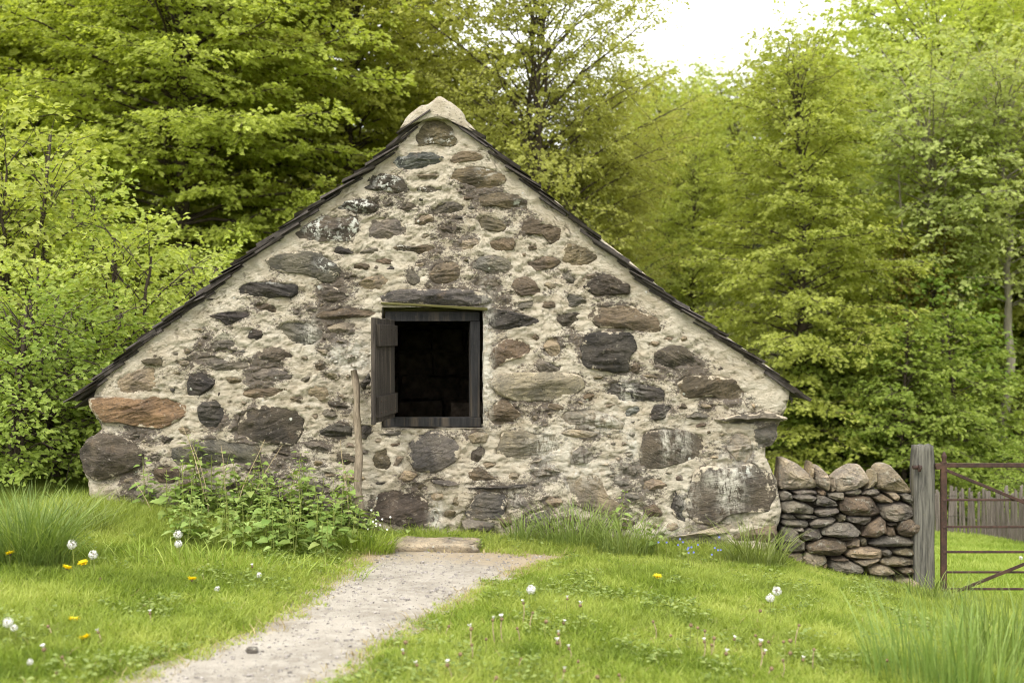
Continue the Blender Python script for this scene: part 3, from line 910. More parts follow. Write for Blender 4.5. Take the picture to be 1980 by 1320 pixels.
def wall_y(xq, zq):
    qq = np.stack([xq, 0 * xq, zq], -1)
    return -(fbm(qq * 2.2 + 5, 3) * 0.035 + 0.04 * smooth(0.6, -0.2, zq))

def chaikin(poly, n=1):
    p = np.asarray(poly, float)
    for _ in range(n):
        nx = np.roll(p, -1, 0)
        p = np.stack([p * 0.78 + nx * 0.22, p * 0.22 + nx * 0.78], 1).reshape(-1, 2)
    return p

def ring_outline(poly, n, seed, rough=0.05, cut=0.08):
    p = np.asarray(poly, float)
    nx = np.roll(p, -1, 0)
    p = np.stack([p * (1 - cut) + nx * cut, p * cut + nx * (1 - cut)], 1).reshape(-1, 2)
    p = np.concatenate([p, p[:1]])
    p = resample(p, n + 1)[:-1]
    c = poly.mean(0)
    size = math.sqrt(np.ptp(poly[:, 0]) * np.ptp(poly[:, 1]))
    q = np.concatenate([p / size * 3.0, np.full((n, 1), seed * 1.37)], 1)
    d = p - c
    p = c + d * (1 + rough * 2 * fbm(q, 4, 0.65))[:, None]
    return p, c, size

def make_stone(name, poly, proud, tone, seed, parent, mat, back=None, y0=None, n=None, rows=None):
    """a stone whose face has the traced outline; 'back' given: a whole free stone, else bedded in the mortar"""
    rr = np.random.RandomState(seed)
    if np.ptp(poly[:, 0]) * np.ptp(poly[:, 1]) < 0.004: n, rows = n or 22, rows or 5
    area = np.ptp(poly[:, 0]) * np.ptp(poly[:, 1])
    n = n or (64 if area > 0.05 else 48); rows = rows or (17 if area > 0.05 else 12)
    o, c, size = ring_outline(poly, n, seed, 0.07 if back is None else 0.045, 0.08 if back is None else 0.05)
    rings = np.linspace(0, 1, rows + 1)[1:] ** 0.85
    V = [np.array([[c[0], 0, c[1]]])]; E = [np.zeros(1)]
    for r in rings:
        pr_ = c + (o - c) * r
        V.append(np.stack([pr_[:, 0], np.zeros(n), pr_[:, 1]], -1)); E.append(np.full(n, r))
    V = np.concatenate(V); E = np.concatenate(E)
    pw = rr.uniform(4.5, 8.0) if back is None else rr.uniform(7, 12)
    prof = (1 - E ** pw) ** (0.6 if back is None else 0.4)
    # broken faces: the lowest of a few tilted planes
    half = np.array([np.ptp(poly[:, 0]), np.ptp(poly[:, 1])]) / 2 + 1e-6
    rel = (np.stack([V[:, 0], V[:, 2]], -1) - c) / half
    wob_q = np.stack([V[:, 0], V[:, 2] * 0 + seed * 0.37, V[:, 2]], -1) / max(size, 0.05)
    rel = rel + np.stack([fbm(wob_q * 2.2, 3), fbm(wob_q * 2.2 + 9, 3)], -1) * 0.35
    fac = np.full(len(V), 1.0)
    a0 = rr.uniform(0, 6.28)
    K = rr.randint(4, 7)
    for k in range(K):
        a_ = a0 + (k + rr.uniform(-.3, .3)) * 6.283 / K
        fac = np.minimum(fac, rr.uniform(0.78, 1.2) - rr.uniform(0.25, 1.0) * (1 if back is None else 1.25) * (rel[:, 0] * math.cos(a_) + rel[:, 1] * math.sin(a_)))
    fac = np.clip(fac, 0.30, 1.2)
    prof = np.minimum(prof * 1.05, fac) if back is None else prof * (0.05 + 0.95 * np.clip(fac, .2, 1.05))
    if back is None:
        base = wall_y(V[:, 0], V[:, 2])
        y = base + 0.032 - (proud * 0.95 + 0.030) * prof
    else:
        y = y0 - proud * 1.15 * prof
    # bedding steps and roughness
    q = np.stack([V[:, 0], V[:, 2] * 0, V[:, 2]], -1)
    a = (rr.uniform(-0.5, 0.5))
    along = (V[:, 0] - c[0]) * math.sin(a) + (V[:, 2] - c[1]) * math.cos(a)
    across = (V[:, 0] - c[0]) * math.cos(a) - (V[:, 2] - c[1]) * math.sin(a)
    amp = min(size, 0.3)
    inner = (1 - E ** 4)
    lay = np.stack([across * 5 + seed, 0 * along + seed * .7, along * 26], -1)
    lay_s = {'d': 1.4, 'u': 1.4, 'l': 1.0, 'o': 1.2}.get(tone, 0.75)
    y -= inner * (ridged(lay, 4, 0.55) - 0.55) * (0.010 + 0.05 * amp) * lay_s
    qq = q / max(size, 0.05) + seed * 0.73
    y -= inner * fbm(qq * 2.2, 4, 0.6) * 0.10 * amp
    y -= inner * fbm(q * 40 + seed, 4, 0.65) * (0.010 if back is None else 0.016)
    V[:, 1] = y
    F4 = []; 
    tri = np.stack([np.zeros(n, int), 1 + (np.arange(n) + 1) % n, 1 + np.arange(n)], -1)
    for k in range(rows - 1):
        b = 1 + k * n
        i = np.arange(n); i2 = (i + 1) % n
        F4.append(np.stack([b + i, b + i2, b + n + i2, b + n + i], -1))
    last = 1 + (rows - 1) * n
    vlist = [V]; elist = [E]
    off = len(V)
    if back is not None:
        prev = last + np.arange(n)
        steps = [(0.15, 1.03), (0.5, 1.06), (0.85, 1.0), (1.0, 0.82)]
        for f_, s_ in steps:
            pr_ = c + (o - c) * s_ * (1 + 0.05 * pnoise(np.stack([o[:, 0] * 9, np.full(n, f_ * 3 + seed), o[:, 1] * 9], -1)))[:, None]
            vlist.append(np.stack([pr_[:, 0], np.full(n, y0 + back * f_) , pr_[:, 1]], -1)); elist.append(np.ones(n))
            cur = off + np.arange(n); off += n
            F4.append(np.stack([prev, np.roll(prev, -1), np.roll(cur, -1), cur], -1))
            prev = cur
        vlist.append(np.array([[c[0], y0 + back, c[1]]])); elist.append(np.ones(1))
        tri = np.concatenate([tri, np.stack([prev, np.roll(prev, -1), np.full(n, off)], -1)])
    V = np.concatenate(vlist); E = np.concatenate(elist)
    org = np.array([c[0], V[:, 1].mean(), c[1]])
    px_, pz_ = V[:, 0], V[:, 2]
    at = {'edge': E}
    if back is None:
        at['lime'] = patch(px_, pz_, LIME); at['lichen'] = patch(px_, pz_, LICH)
    po = np.array(parent.matrix_world.translation) if parent is not None and parent.type != 'EMPTY' else (np.array(parent.location) if parent is not None else 0)
    # parent's own origin (cottage and wall sit at the world origin)
    off_ = np.array(parent.location) if parent is not None else np.zeros(3)
    me = np_mesh(name, V - org, [tri[:, ::-1], np.concatenate(F4)[:, ::-1]] if False else [tri, np.concatenate(F4)], mat, back is None, at)
    ob = link(name, me, parent, org - off_)
    base = np.array(TONE[tone]) * (rr.uniform(0.60, 1.02) if back is None else rr.uniform(0.7, 1.05)) * rr.uniform(0.975, 1.025, 3)
    ob.color = (*base, 1)
    return ob

for i, (pp, tone, proud) in enumerate(stone_polys):
    make_stone('stone', pp, proud, tone, i + 1, gable, M['stone'])

# --- window: board under the lintel, frame, shutter
def wbox(name, px0, px1, py0, py1, y0, y1, mat, parent, bev=0.004, seed=0):
    ym = y0
    a = P(px0, py1, ym); b = P(px1, py0, ym)
    c = [(a[0] + b[0]) / 2, (y0 + y1) / 2, (a[2] + b[2]) / 2]
    v, f = box_np((0, 0, 0), (b[0] - a[0], y1 - y0, b[2] - a[2]), jit=0.003, rng=np.random.RandomState(seed + int(px0)))
    o = link(name, np_mesh(name, v, [f], mat, False), parent, c)
    return bevel(o, bev)

win = empty('window', (0, 0, 0)); win.parent = cottage
wbox('frame_head', 744, 927, 603, 621, 0.05, 0.13, M['frame'], win)
wbox('frame_jamb', 909.5, 928, 621.5, 806.5, 0.05, 0.13, M['frame'], win)
wbox('frame_jamb', 742, 761, 621.5, 806.5, 0.05, 0.13, M['frame'], win)
wbox('sill', 738, 930, 807, 824, 0.03, 0.14, M['frame'], win)
wbox('inner_stop', 909.5 - 3, 909, 624, 806, 0.131, 0.16, M['frame'], win)
v, f = box_np((0, 0, 0), (0.86, 0.16, 0.022), jit=0.005, rng=np.random.RandomState(4))
mb = link('lintel_board', np_mesh('lintel_board', v, [f], M['mossy'], False), cottage, tuple(P(840, 592, 0.04)))
mb.rotation_euler = (0, math.radians(3.2), 0)
bevel(mb)
v, f = box_np((0, 0, 0), (0.86, 0.22, 0.03), jit=0.005, rng=np.random.RandomState(5))
mb = link('lintel_board', np_mesh('lintel_board', v, [f], M['mossy'], False), cottage, tuple(P(838, 598, 0.24)))
bevel(mb)

hin = np.array([-0.957, 0.02]); fre = np.array([-1.03, -0.71])
lv = fre - hin; lw = np.linalg.norm(lv); ld = lv / lw
ang = math.atan2(ld[1], ld[0])
shutter = empty('shutter', (hin[0], hin[1], 0.97)); shutter.parent = cottage
shutter.rotation_euler = (0, 0, ang)
# local x runs from the hinge to the free edge; local +y faces the window side
for k in range(4):
    w = lw / 4
    v, f = box_np((0, 0, 0), (w - 0.004, 0.022, 0.785), jit=0.002, rng=np.random.RandomState(k + 50))
    bevel(link('board', np_mesh('board', v, [f], M['shutter'], False), shutter, (w * (k + .5), 0, 0.39 + 0.004 * (k % 2))), 0.003)
for zc, hh in ((0.657, 0.165), (0.118, 0.16)):
    v, f = box_np((0, 0, 0), (lw - 0.05, 0.026, hh), jit=0.002, rng=np.random.RandomState(int(zc * 100)))
    bevel(link('batten', np_mesh('batten', v, [f], M['shutter'], False), shutter, (lw / 2 - 0.01, 0.0245, zc)), 0.003)
for zc in (0.70, 0.615, 0.16, 0.075):
    for k in range(4):
        a = np.array([lw * (k + .5) / 4 + 0.01 * (-1) ** k, 0.037, zc])
        V, Q = tubes([(np.array([a, a + [0, .003, 0], a + [0, .005, 0]]), np.array([.007, .006, .001]))], 7)
        link('nail', np_mesh('nail', V - a, [Q], M['rust']), shutter, a)
v, f = box_np((0, 0, 0), (0.03, 0.03, 0.79), jit=0.002, rng=np.random.RandomState(71))
bevel(link('edge_strip', np_mesh('edge_strip', v, [f], M['shutter'], False), shutter, (lw + 0.016, 0.004, 0.39)), 0.003)

# --- dark room behind the window
ry0, ry1 = 0.49, 3.9
sec = [(-2.3, -0.05), (2.0, -0.05), (2.0, 1.05), (-0.6, 3.0), (-2.3, 1.72)]
hx = [(HOLE[0] - .03, HOLE[2] - .03), (HOLE[1] + .03, HOLE[2] - .03), (HOLE[1] + .03, HOLE[3] + .03), (HOLE[0] - .03, HOLE[3] + .03)]
rv = np.array([[a, ry0, b] for a, b in sec] + [[a, ry1, b] for a, b in sec] + [[a, ry0, b] for a, b in hx])
rf = [np.array([[0, 5, 6, 1], [1, 6, 7, 2], [2, 7, 8, 3], [3, 8, 9, 4], [4, 9, 5, 0], [0, 1, 11, 10], [1, 2, 12, 11], [4, 0, 10, 13]]), np.array([[5, 9, 8, 7, 6]]), np.array([[2, 3, 4, 13, 12]])]
link('room', np_mesh('room', rv, rf, M['room_shade'], False), cottage)
# rough inner stones of the far wall, only just seen in the dark
rs = np.random.RandomState(21)
pts = []
for r in range(7):
    xx = -2.2
    while xx < 1.8:
        w = rs.uniform(0.25, 0.55)
        zc_ = 0.25 + r * 0.27
        if zc_ + 0.2 > min(3.0 + (xx + 0.6) * 0.75, 3.0 - (xx + w + 0.6) * 0.75): xx += w; continue
        v, f = box_np((xx + w / 2, 3.80, zc_), (w - 0.03, 0.12 + rs.uniform(0, .08), 0.23), jit=0.02, rng=rs)
        pts.append((v, f)); xx += w
v, f = join_np(pts)
tag(link('inner_stonework', np_mesh('inner_stonework', v, [f], M['room_shade'], False), cottage), kind='stuff')
v, f = box_np((0, 0, 0), (0.9, 0.5, 0.45), jit=0.03, rng=rs)
link('stone_bench', np_mesh('stone_bench', v, [f], M['room_shade'], False), cottage, (-0.15, 1.9, 0.75))

# --- roof slates
VL = [(128,774),(190,722),(250,668),(350,590),(480,487),(600,395),(700,325),(745,285),(772,252),(800,230)]
VR = [(1569,771),(1500,714),(1400,643),(1300,571),(1200,491),(1100,406),(1000,319),(930,259),(900,234)]
rs = np.random.RandomState(5)
cover = []
for side, line in ((-1, VL), (1, VR)):
    L = np.array([P(a, b, 0.0)[[0, 2]] for a, b in line])
    d = np.concatenate([[0], np.cumsum(np.linalg.norm(np.diff(L, axis=0), axis=1))])
    s = 0.0
    courses = []
    while s < d[-1] - 0.12:
        courses.append(s); s += rs.uniform(0.10, 0.15)
    def at(s):
        p = np.array([np.interp(s, d, L[:, 0]), np.interp(s, d, L[:, 1])])
        a = np.array([np.interp(s - .2, d, L[:, 0]), np.interp(s - .2, d, L[:, 1])])
        b = np.array([np.interp(s + .2, d, L[:, 0]), np.interp(s + .2, d, L[:, 1])])
        tt = (b - a) / np.linalg.norm(b - a)
        nn = np.array([-tt[1], tt[0]]) if side > 0 else np.array([tt[1], -tt[0]])
        nn = nn if nn[1] > 0 else -nn
        return p, tt, nn
    def slate_geo(s, ln, wd, th, y, lift, inset, rng, jit):
        p, tt, nn = at(s)
        al = lift / ln
        t2 = tt * math.cos(al) - nn * math.sin(al)      # head dips under the next course
        n2 = nn * math.cos(al) + tt * math.sin(al)
        c = p + t2 * ln / 2 - n2 * (th / 2 + inset)
        R = np.array([[t2[0], 0, n2[0]], [0, 1, 0], [t2[1], 0, n2[1]]])
        v, f = box_np((0, 0, 0), (ln, wd, th), R, jit, rng)
        return v, f, np.array([c[0], y + wd / 2, c[1]])
    for i, s in enumerate(courses):
        j = rs.uniform(-0.02, 0.02)
        y = rs.uniform(-0.085, -0.02)
        v, f, c = slate_geo(s + j, rs.uniform(0.27, 0.34), 0.30, rs.uniform(0.011, 0.02), y, rs.uniform(0.03, 0.055), rs.uniform(0, 0.008), rs, 0.010)
        link('slate', np_mesh('slate', v, [f], M['slate'], False), cottage, c)
        # undercloak slate bedded on the mortar below it, here and there lost
        y = rs.uniform(-0.06, 0.01)
        v, f, c = slate_geo(s + rs.uniform(0.03, 0.09), rs.uniform(0.22, 0.32), 0.30, rs.uniform(0.012, 0.022), y, 0.030, rs.uniform(0.028, 0.040), rs, 0.006)
        link('slate', np_mesh('slate', v, [f], M['slate'], False), cottage, c)
        if s > 0.25 or side < 0:
            y = rs.uniform(0.04, 0.09)
            v, f, c = slate_geo(s + rs.uniform(0.0, 0.1), rs.uniform(0.18, 0.26), 0.25, rs.uniform(0.012, 0.02), y, 0.02, rs.uniform(0.062, 0.075), rs, 0.006)
            cover.append((v + c, f))
        yy = 0.20
        col = i % 2
        yy += 0.14 * col
        while yy < 4.25:
            wd = rs.uniform(0.24, 0.32)
            v, f, c = slate_geo(s + rs.uniform(-0.01, 0.01), 0.33, wd - 0.006, 0.014, yy, 0.034, rs.uniform(0, 0.006), rs, 0.003)
            cover.append((v + c, f)); yy += wd
    # sarking under the slates so the roof is closed
    for k in range(len(L) - 1):
        a, b = L[k], L[k + 1]
        p, tt, nn = at(d[k] + 0.01); p2, _, nn2 = at(d[k + 1] - 0.01)
        if k == 0: a = L[0] + tt * 0.10
        q = [a - nn * 0.085, b - nn2 * 0.085, b - nn2 * 0.105, a - nn * 0.105]
        v = np.array([[c[0], yv, c[1]] for yv in (0.06, 4.2) for c in q])
        f = np.array([[0, 1, 2, 3], [7, 6, 5, 4], [0, 4, 5, 1], [1, 5, 6, 2], [2, 6, 7, 3], [3, 7, 4, 0]])
        cover.append((v, f))
v, f = join_np(cover)
tag(link('slate_covering', np_mesh('slate_covering', v, [f], M['slate'], False), cottage), kind='stuff')

# ridge capping: a long lump of mortar over the ridge
cap = [(776,250),(788,228),(803,212),(828,200),(850,187),(867,195),(888,214),(902,232),(918,258)]
cap = np.array([P(a, b)[[0, 2]] for a, b in cap]); cap = resample(cap, 30)
inn = cap[::-1].copy()
cxz = np.array([P(846, 232)[0], P(846, 236)[2]])
inn = cxz + (inn - cxz) * np.array([0.72, 0.12]) + np.array([0, -0.01])
prof_ = np.concatenate([cap, inn]); npf = len(prof_)
ys = np.concatenate([[-0.065, -0.06, -0.045, -0.02], np.arange(0.02, 4.3, 0.05)])
V = []
cc = prof_.mean(0)
for k, yv in enumerate(ys):
    sc_ = [0.0, 0.72, 0.93, 1.0][k] if k < 4 else 1.0
    pr_ = cc + (prof_ - cc) * sc_
    nz = fbm(np.stack([pr_[:, 0] * 8, np.full(npf, yv * 5), pr_[:, 1] * 8], -1), 4) * 0.05 * (1 if k else 0)
    dirn = (prof_ - cc) / (np.linalg.norm(prof_ - cc, axis=1)[:, None] + 1e-6)
    pr_ = pr_ + dirn * nz[:, None]
    V.append(np.stack([pr_[:, 0], yv + 0.015 * fbm(np.stack([pr_[:, 0] * 9, pr_[:, 1] * 9, pr_[:, 1] * 0 + k], -1), 3), pr_[:, 1]], -1))
V = np.concatenate(V)
nk = len(ys)
i = np.arange(nk - 1)[:, None] * npf; j = np.arange(npf)[None]; j2 = (j + 1) % npf
f = np.stack([i + j, i + npf + j, i + npf + j2, i + j2], -1).reshape(-1, 4)
link('ridge_cap', np_mesh('ridge_cap', V, [f], M['mortar'], True, {'stain': np.full(len(V), 0.3), 'lime': np.zeros(len(V)), 'moss': np.full(len(V), 0.15)}), cottage)

# ------------------------------------------------------------------ step stone, pole
def rock_box(name, c, size, seed, mat, tone, rough=0.06, parent=None, n=14, e=0.32):
    th = np.linspace(-np.pi / 2, np.pi / 2, n + 1); ph = np.linspace(-np.pi, np.pi, 2 * n + 1)[:-1]
    T, H = np.meshgrid(th, ph, indexing='ij')
    pw = lambda a: np.sign(a) * np.abs(a) ** e
    v = np.stack([pw(np.cos(T)) * pw(np.cos(H)), pw(np.cos(T)) * pw(np.sin(H)), pw(np.sin(T))], -1).reshape(-1, 3)
    q = v * 1.6 + seed * 3.1
    v = v * (1 + fbm(q, 4, 0.6)[:, None] * rough * 3) + np.stack([fbm(q * 2 + k * 9, 3) for k in range(3)], -1) * rough
    v *= np.asarray(size) / 2
    m = 2 * n
    i = np.arange(n)[:, None] * m; j = np.arange(m)[None]; j2 = (j + 1) % m
    f = np.stack([i + j, i + j2, i + m + j2, i + m + j], -1).reshape(-1, 4)
    o = link(name, np_mesh(name, v, [f], mat, True, {'edge': np.zeros(len(v))}), parent, c)
    o.color = (*TONE[tone], 1)
    return o

g = G(833, 1068)
st = rock_box('step_stone', (g[0] - 0.02, g[1] + 0.15, g[2] + 0.012), (0.73, 0.36, 0.115), 4, M['drystone'], 'l', 0.14, e=0.42)
tag(st, 'long flat step stone where the gravel path meets the wall under the window', 'step')

gb = G(487, 1264)
pb = rock_box('path_stone', (gb[0], gb[1], gb[2] + 0.018), (0.062, 0.045, 0.04), 9, M['drystone'], 'g', 0.05, n=8, e=0.7)
tag(pb, 'small dark grey stone lying loose on the pale gravel path', 'stone')

a, b = P(684, 716, -0.10), P(698, 985, -0.30)
pp = np.linspace(0, 1, 14)[:, None]
pts = a * (1 - pp) + b * pp
pts[:, 0] += 0.012 * np.sin(pp[:, 0] * 5) + 0.006 * np.sin(pp[:, 0] * 13)
rad = 0.026 + 0.007 * pp[:, 0] + 0.003 * np.sin(pp[:, 0] * 21)
rad[0] = 0.024
V, Q = tubes([(pts, rad)], 12)
V += fbm(V * np.array([40, 40, 7]), 3)[:, None] * 0.006
capc = len(V); V = np.concatenate([V, [a]])
tri = np.stack([np.arange(12), (np.arange(12) + 1) % 12, np.full(12, capc)], -1)
org = b.copy()
tag(link('wooden_pole', np_mesh('wooden_pole', V - org, [Q, tri], M['pole']), None, org), 'thin weathered wooden pole leaning on the wall left of the window', 'pole')

# ------------------------------------------------------------------ dry stone wall
C7 = (1480, 840, 3.882)
DRY = [
 [(130,400),(140,200),(165,190),(260,230),(320,280),(400,360),(400,400),(300,420),(140,415)],
 [(355,310),(370,215),(385,260),(385,330),(365,345)],
 [(395,330),(400,260),(430,250),(490,310),(515,370),(500,440),(450,410),(400,380)],
 [(545,340),(600,290),(690,245),(740,250),(790,320),(810,360),(750,400),(650,430),(560,440)],
 [(520,380),(545,335),(550,420),(520,440)],
 [(770,420),(820,370),(850,285),(865,290),(860,350),(820,400)],
 [(860,370),(870,280),(910,240),(960,240),(1010,290),(1070,360),(1130,440),(1090,450),(950,430),(860,405)],
 [(125,460),(160,430),(210,450),(215,490),(130,500)],
 [(230,435),(290,420),(390,430),(410,450),(320,465),(240,455)],
 [(420,440),(450,420),(475,440),(470,465),(425,460)],
 [(490,460),(540,445),(605,445),(605,490),(550,500),(495,480)],
 [(615,445),(700,405),(745,430),(710,460),(640,465)],
 [(745,455),(790,420),(850,415),(880,440),(810,465)],
 [(225,480),(260,455),(340,455),(400,480),(370,505),(280,505)],
 [(395,510),(410,470),(450,465),(540,510),(550,540),(470,545),(400,535)],
 [(820,475),(900,455),(970,500),(950,515),(860,510)],
 [(930,445),(990,440),(1025,470),(1010,505),(970,490)],
 [(1030,460),(1080,448),(1130,470),(1130,540),(1060,500)],
 [(130,560),(140,510),(200,500),(300,520),(370,560),(360,600),(260,595),(150,590)],
 [(575,530),(610,485),(700,475),(810,475),(840,530),(880,590),(820,620),(640,610),(590,580)],
 [(880,570),(890,535),(960,520),(1080,530),(1130,560),(1135,620),(1080,650),(960,660),(900,630)],
 [(385,590),(430,565),(540,555),(570,580),(520,615),(420,620)],
 [(125,630),(170,600),(220,610),(255,640),(180,645)],
 [(245,620),(300,600),(420,630),(360,640),(270,640)],
 [(135,670),(150,645),(320,655),(340,690),(310,710),(150,690)],
 [(345,680),(400,645),(500,630),(550,645),(500,680),(370,710)],
 [(550,640),(580,610),(625,615),(600,665),(565,665)],
 [(625,640),(650,620),(815,630),(810,660),(760,690),(640,660)],
 [(750,770),(780,690),(880,625),(920,660),(920,740),(850,780)],
 [(435,740),(460,690),(580,670),(660,680),(730,740),(700,765),(540,775),(450,760)],
 [(1005,720),(1030,660),(1100,640),(1160,670),(1170,720),(1110,775),(1030,760)],
 [(930,680),(1010,665),(1010,695),(940,690)],
 [(925,760),(940,700),(990,705),(995,760),(960,780)],
 [(130,800),(135,710),(200,700),(255,720),(260,790),(310,820),(310,880),(200,890),(130,880)],
 [(270,770),(330,715),(420,720),(450,780),(400,805),(310,805)],
 [(215,715),(290,705),(300,730),(260,735)],
 [(335,850),(400,800),(530,790),(610,820),(620,870),(560,915),(420,905),(340,890)],
 [(580,790),(630,770),(690,775),(660,805),(590,808)],
 [(620,840),(660,800),(720,795),(720,845),(640,855)],
 [(730,800),(770,785),(790,840),(740,850)],
 [(795,830),(860,785),(940,770),(1040,775),(1150,800),(1150,845),(950,850),(830,845)],
 [(625,910),(660,865),(780,855),(880,870),(880,930),(760,940),(650,930)],
 [(890,880),(940,868),(965,890),(940,925),(895,910)],
 [(970,880),(1080,855),(1160,880),(1150,920),(1030,915),(980,905)],
 [(880,965),(930,930),(1040,925),(1150,950),(1140,980),(1000,1000),(900,985)],
 [(680,960),(780,940),(870,940),(800,990),(740,995)],
 [(490,1000),(510,950),(640,960),(740,990),(760,1045),(620,1050),(520,1030)],
 [(495,940),(600,930),(640,945),(560,958)],
 [(300,940),(330,900),(460,920),(480,960),(400,1010),(320,1000)],
 [(130,960),(150,900),(290,900),(300,990),(200,1010)],
 [(425,1000),(460,965),(490,990),(470,1030),(430,1030)],
 [(790,1010),(850,990),(930,990),(990,1050),(900,1065),(800,1050)],
 [(1000,1020),(1050,1000),(1150,1015),(1150,1050),(1060,1060)],
 [(350,1040),(400,1010),(420,1050),(380,1070)],
 [(480,1080),(560,1040),(660,1070),(670,1120),(560,1150),(480,1140)],
 [(740,1110),(830,1070),(960,1085),(1010,1130),(950,1180),(780,1180)],
 [(1000,1110),(1080,1080),(1180,1110),(1170,1170),(1060,1180)],
]
dw_org = P(1650, 1125, 0.1)
drywall = empty('dry_stone_wall', dw_org, 'short dry stone wall of brown field stones with upright cope stones, between cottage and gate post', 'wall')
rs = np.random.RandomState(31)
for i, poly in enumerate(DRY):
    pw = src_to_xz(to_src(C7, poly))
    c = pw.mean(0)
    pw = c + (pw - c) * 1.035
    y0 = rs.uniform(0.035, 0.085) if i > 6 else 0.09
    tone = rs.choice(list('bgbmgvgm')) if i > 6 else rs.choice(list('mgl'))
    size = math.sqrt(np.ptp(pw[:, 0]) * np.ptp(pw[:, 1]))
    o = make_stone('stone' if i > 6 else 'cope_stone', pw, min(0.105, 0.034 + size * 0.28), tone, 300 + i, drywall, M['drystone'], back=0.30 if i > 6 else 0.22, y0=y0, n=30, rows=5)
a, b = P(1514, 1180, 0.17), P(1775, 952, 0.17)
v, f = box_np(((a[0] + b[0]) / 2, 0.29, (a[2] + b[2]) / 2), (b[0] - a[0], 0.24, b[2] - a[2]))
link('hearting', np_mesh('hearting', v - dw_org, [f], mat_plain('packed_earth', (0.05, 0.04, 0.03), 0.95), False), drywall)

# ------------------------------------------------------------------ gate post and gate
a, b = P(1790, 1170, -0.02), P(1790, 862, -0.02)
gp_org = np.array([a[0], 0.06, a[2]])
hgt = b[2] - a[2]
n = 30
ring = []
base_pr = np.array([(-.087, -.075), (-.02, -.085), (.045, -.08), (.085, -.05), (.085, .08), (0, .09), (-.085, .08), (-.092, 0)])
base_pr = np.concatenate([base_pr * 0.97, base_pr[:0]])
pr8 = resample(np.concatenate([base_pr, base_pr[:1]]), 25)[:-1]
V = []
for k in range(n + 1):
    tt = k / n
    s_ = 1.0 - 0.18 * smooth(0.86, 1.0, tt) if True else 1
    p2 = pr8 * np.array([s_, 1.0])
    q = np.stack([p2[:, 0] * 18, p2[:, 1] * 18, np.full(24, tt * 3)], -1)
    groove = fbm(q * np.array([1.5, 1.5, 0.5]), 3) * 0.012
    dirn = p2 / np.linalg.norm(p2, axis=1)[:, None]
    p2 = p2 + dirn * groove[:, None]
    top = 0
    if k == n: top = fbm(q * 2, 3) * 0.035
    V.append(np.stack([p2[:, 0] + 0.004 * tt, p2[:, 1], np.full(24, tt * hgt) + top], -1))
V = np.concatenate(V)
V = np.concatenate([V, [[0, 0, hgt + 0.0]]])
i = np.arange(n)[:, None] * 24; j = np.arange(24)[None]; j2 = (j + 1) % 24
f = np.stack([i + j, i + j2, i + 24 + j2, i + 24 + j], -1).reshape(-1, 4)
tri = np.stack([n * 24 + np.arange(24), n * 24 + (np.arange(24) + 1) % 24, np.full(24, len(V) - 1)], -1)
gpost = empty('gate_post', gp_org, 'stout grey weathered oak post between the dry stone wall and the rusty gate', 'post')
link('post', np_mesh('post', V, [f, tri], M['post']), gpost)
# hinge bolt through the post
def bar(name, p0, p1, w, h, parent, mat, org, bev=0.003):
    p0, p1 = np.asarray(p0, float), np.asarray(p1, float)
    d = p1 - p0; L = np.linalg.norm(d); x = d / L
    yv = np.array([0, 1.0, 0]); zv = np.cross(x, yv); zv /= np.linalg.norm(zv)
    R = np.stack([x, yv, zv], 1)
    v, f = box_np((0, 0, 0), (L, w, h), R)
    o = link(name, np_mesh(name, v, [f], mat, False), parent, (p0 + p1) / 2 - org)
    return bevel(o, bev, 2)
def cyl(name, p0, p1, r, parent, mat, org, k=10):
    p0, p1 = np.asarray(p0, float), np.asarray(p1, float)
    e = (p1 - p0) * 1e-3
    V, Q = tubes([(np.array([p0, p0 + e, p1 - e, p1]), np.array([r * .8, r, r, r * .8]))], k)
    c = (p0 + p1) / 2
    caps = [np.arange(k)[None, ::-1], (len(V) - k + np.arange(k))[None]]
    return link(name, np_mesh(name, V - c, [Q] + caps, mat, False), parent, c - org)
cyl('bolt', P(1765, 903, -0.05), P(1782, 903, -0.05), 0.016, gpost, M['rust'], gp_org)
cyl('bolt', P(1776, 905, -0.07), P(1779, 905, -0.07), 0.028, gpost, M['rust'], gp_org)
bar('hinge_strap', P(1809, 902, 0.0), P(1820, 901, 0.0), 0.03, 0.045, gpost, M['rust'], gp_org)

gate_org = P(1825, 1165, 0.0)
gate = empty('iron_gate', gate_org, 'rusty red brown iron field gate with flat bars, hung on the oak post', 'gate')
GXE = 2330
bar('stile', P(1824.5, 1152, 0.0), P(1824.5, 893, 0.0), 0.03, 0.046, gate, M['rust'], gate_org)
bar('stile', P(GXE, 1152, 0.0), P(GXE, 893, 0.0), 0.03, 0.046, gate, M['rust'], gate_org)
# finial
prof_f = [(0, 893, 5), (0, 888, 4), (0, 884, 5.5), (0, 880, 5), (0, 876, 3), (0, 872, .6)]
pts = np.array([P(1825.5, q, 0.0) for _, q, _ in prof_f]); rd = np.array([r_ / 240 for _, _, r_ in prof_f])
V, Q = tubes([(pts, rd)], 8)
c = pts.mean(0)
link('finial', np_mesh('finial', V - c, [Q], M['rust']), gate, c - gate_org)
bar('top_rail', P(1808, 899, -0.003), P(GXE, 899, -0.003), 0.022, 0.034, gate, M['rust'], gate_org)
for yb, hh in ((966, .018), (1018, .019), (1066.5, .019), (1105.5, .017), (1138, .019)):
    bar('rail', P(1829.5, yb, 0.004), P(GXE, yb, 0.004), 0.014, hh, gate, M['rust'], gate_org)
    cyl('rivet', P(1826, yb, -0.022), P(1826, yb, -0.014), 0.012, gate, M['rust'], gate_org, 8)
bar('brace', P(1828, 908, -0.012), P(2079, 1012, -0.012), 0.012, 0.026, gate, M['rust'], gate_org)
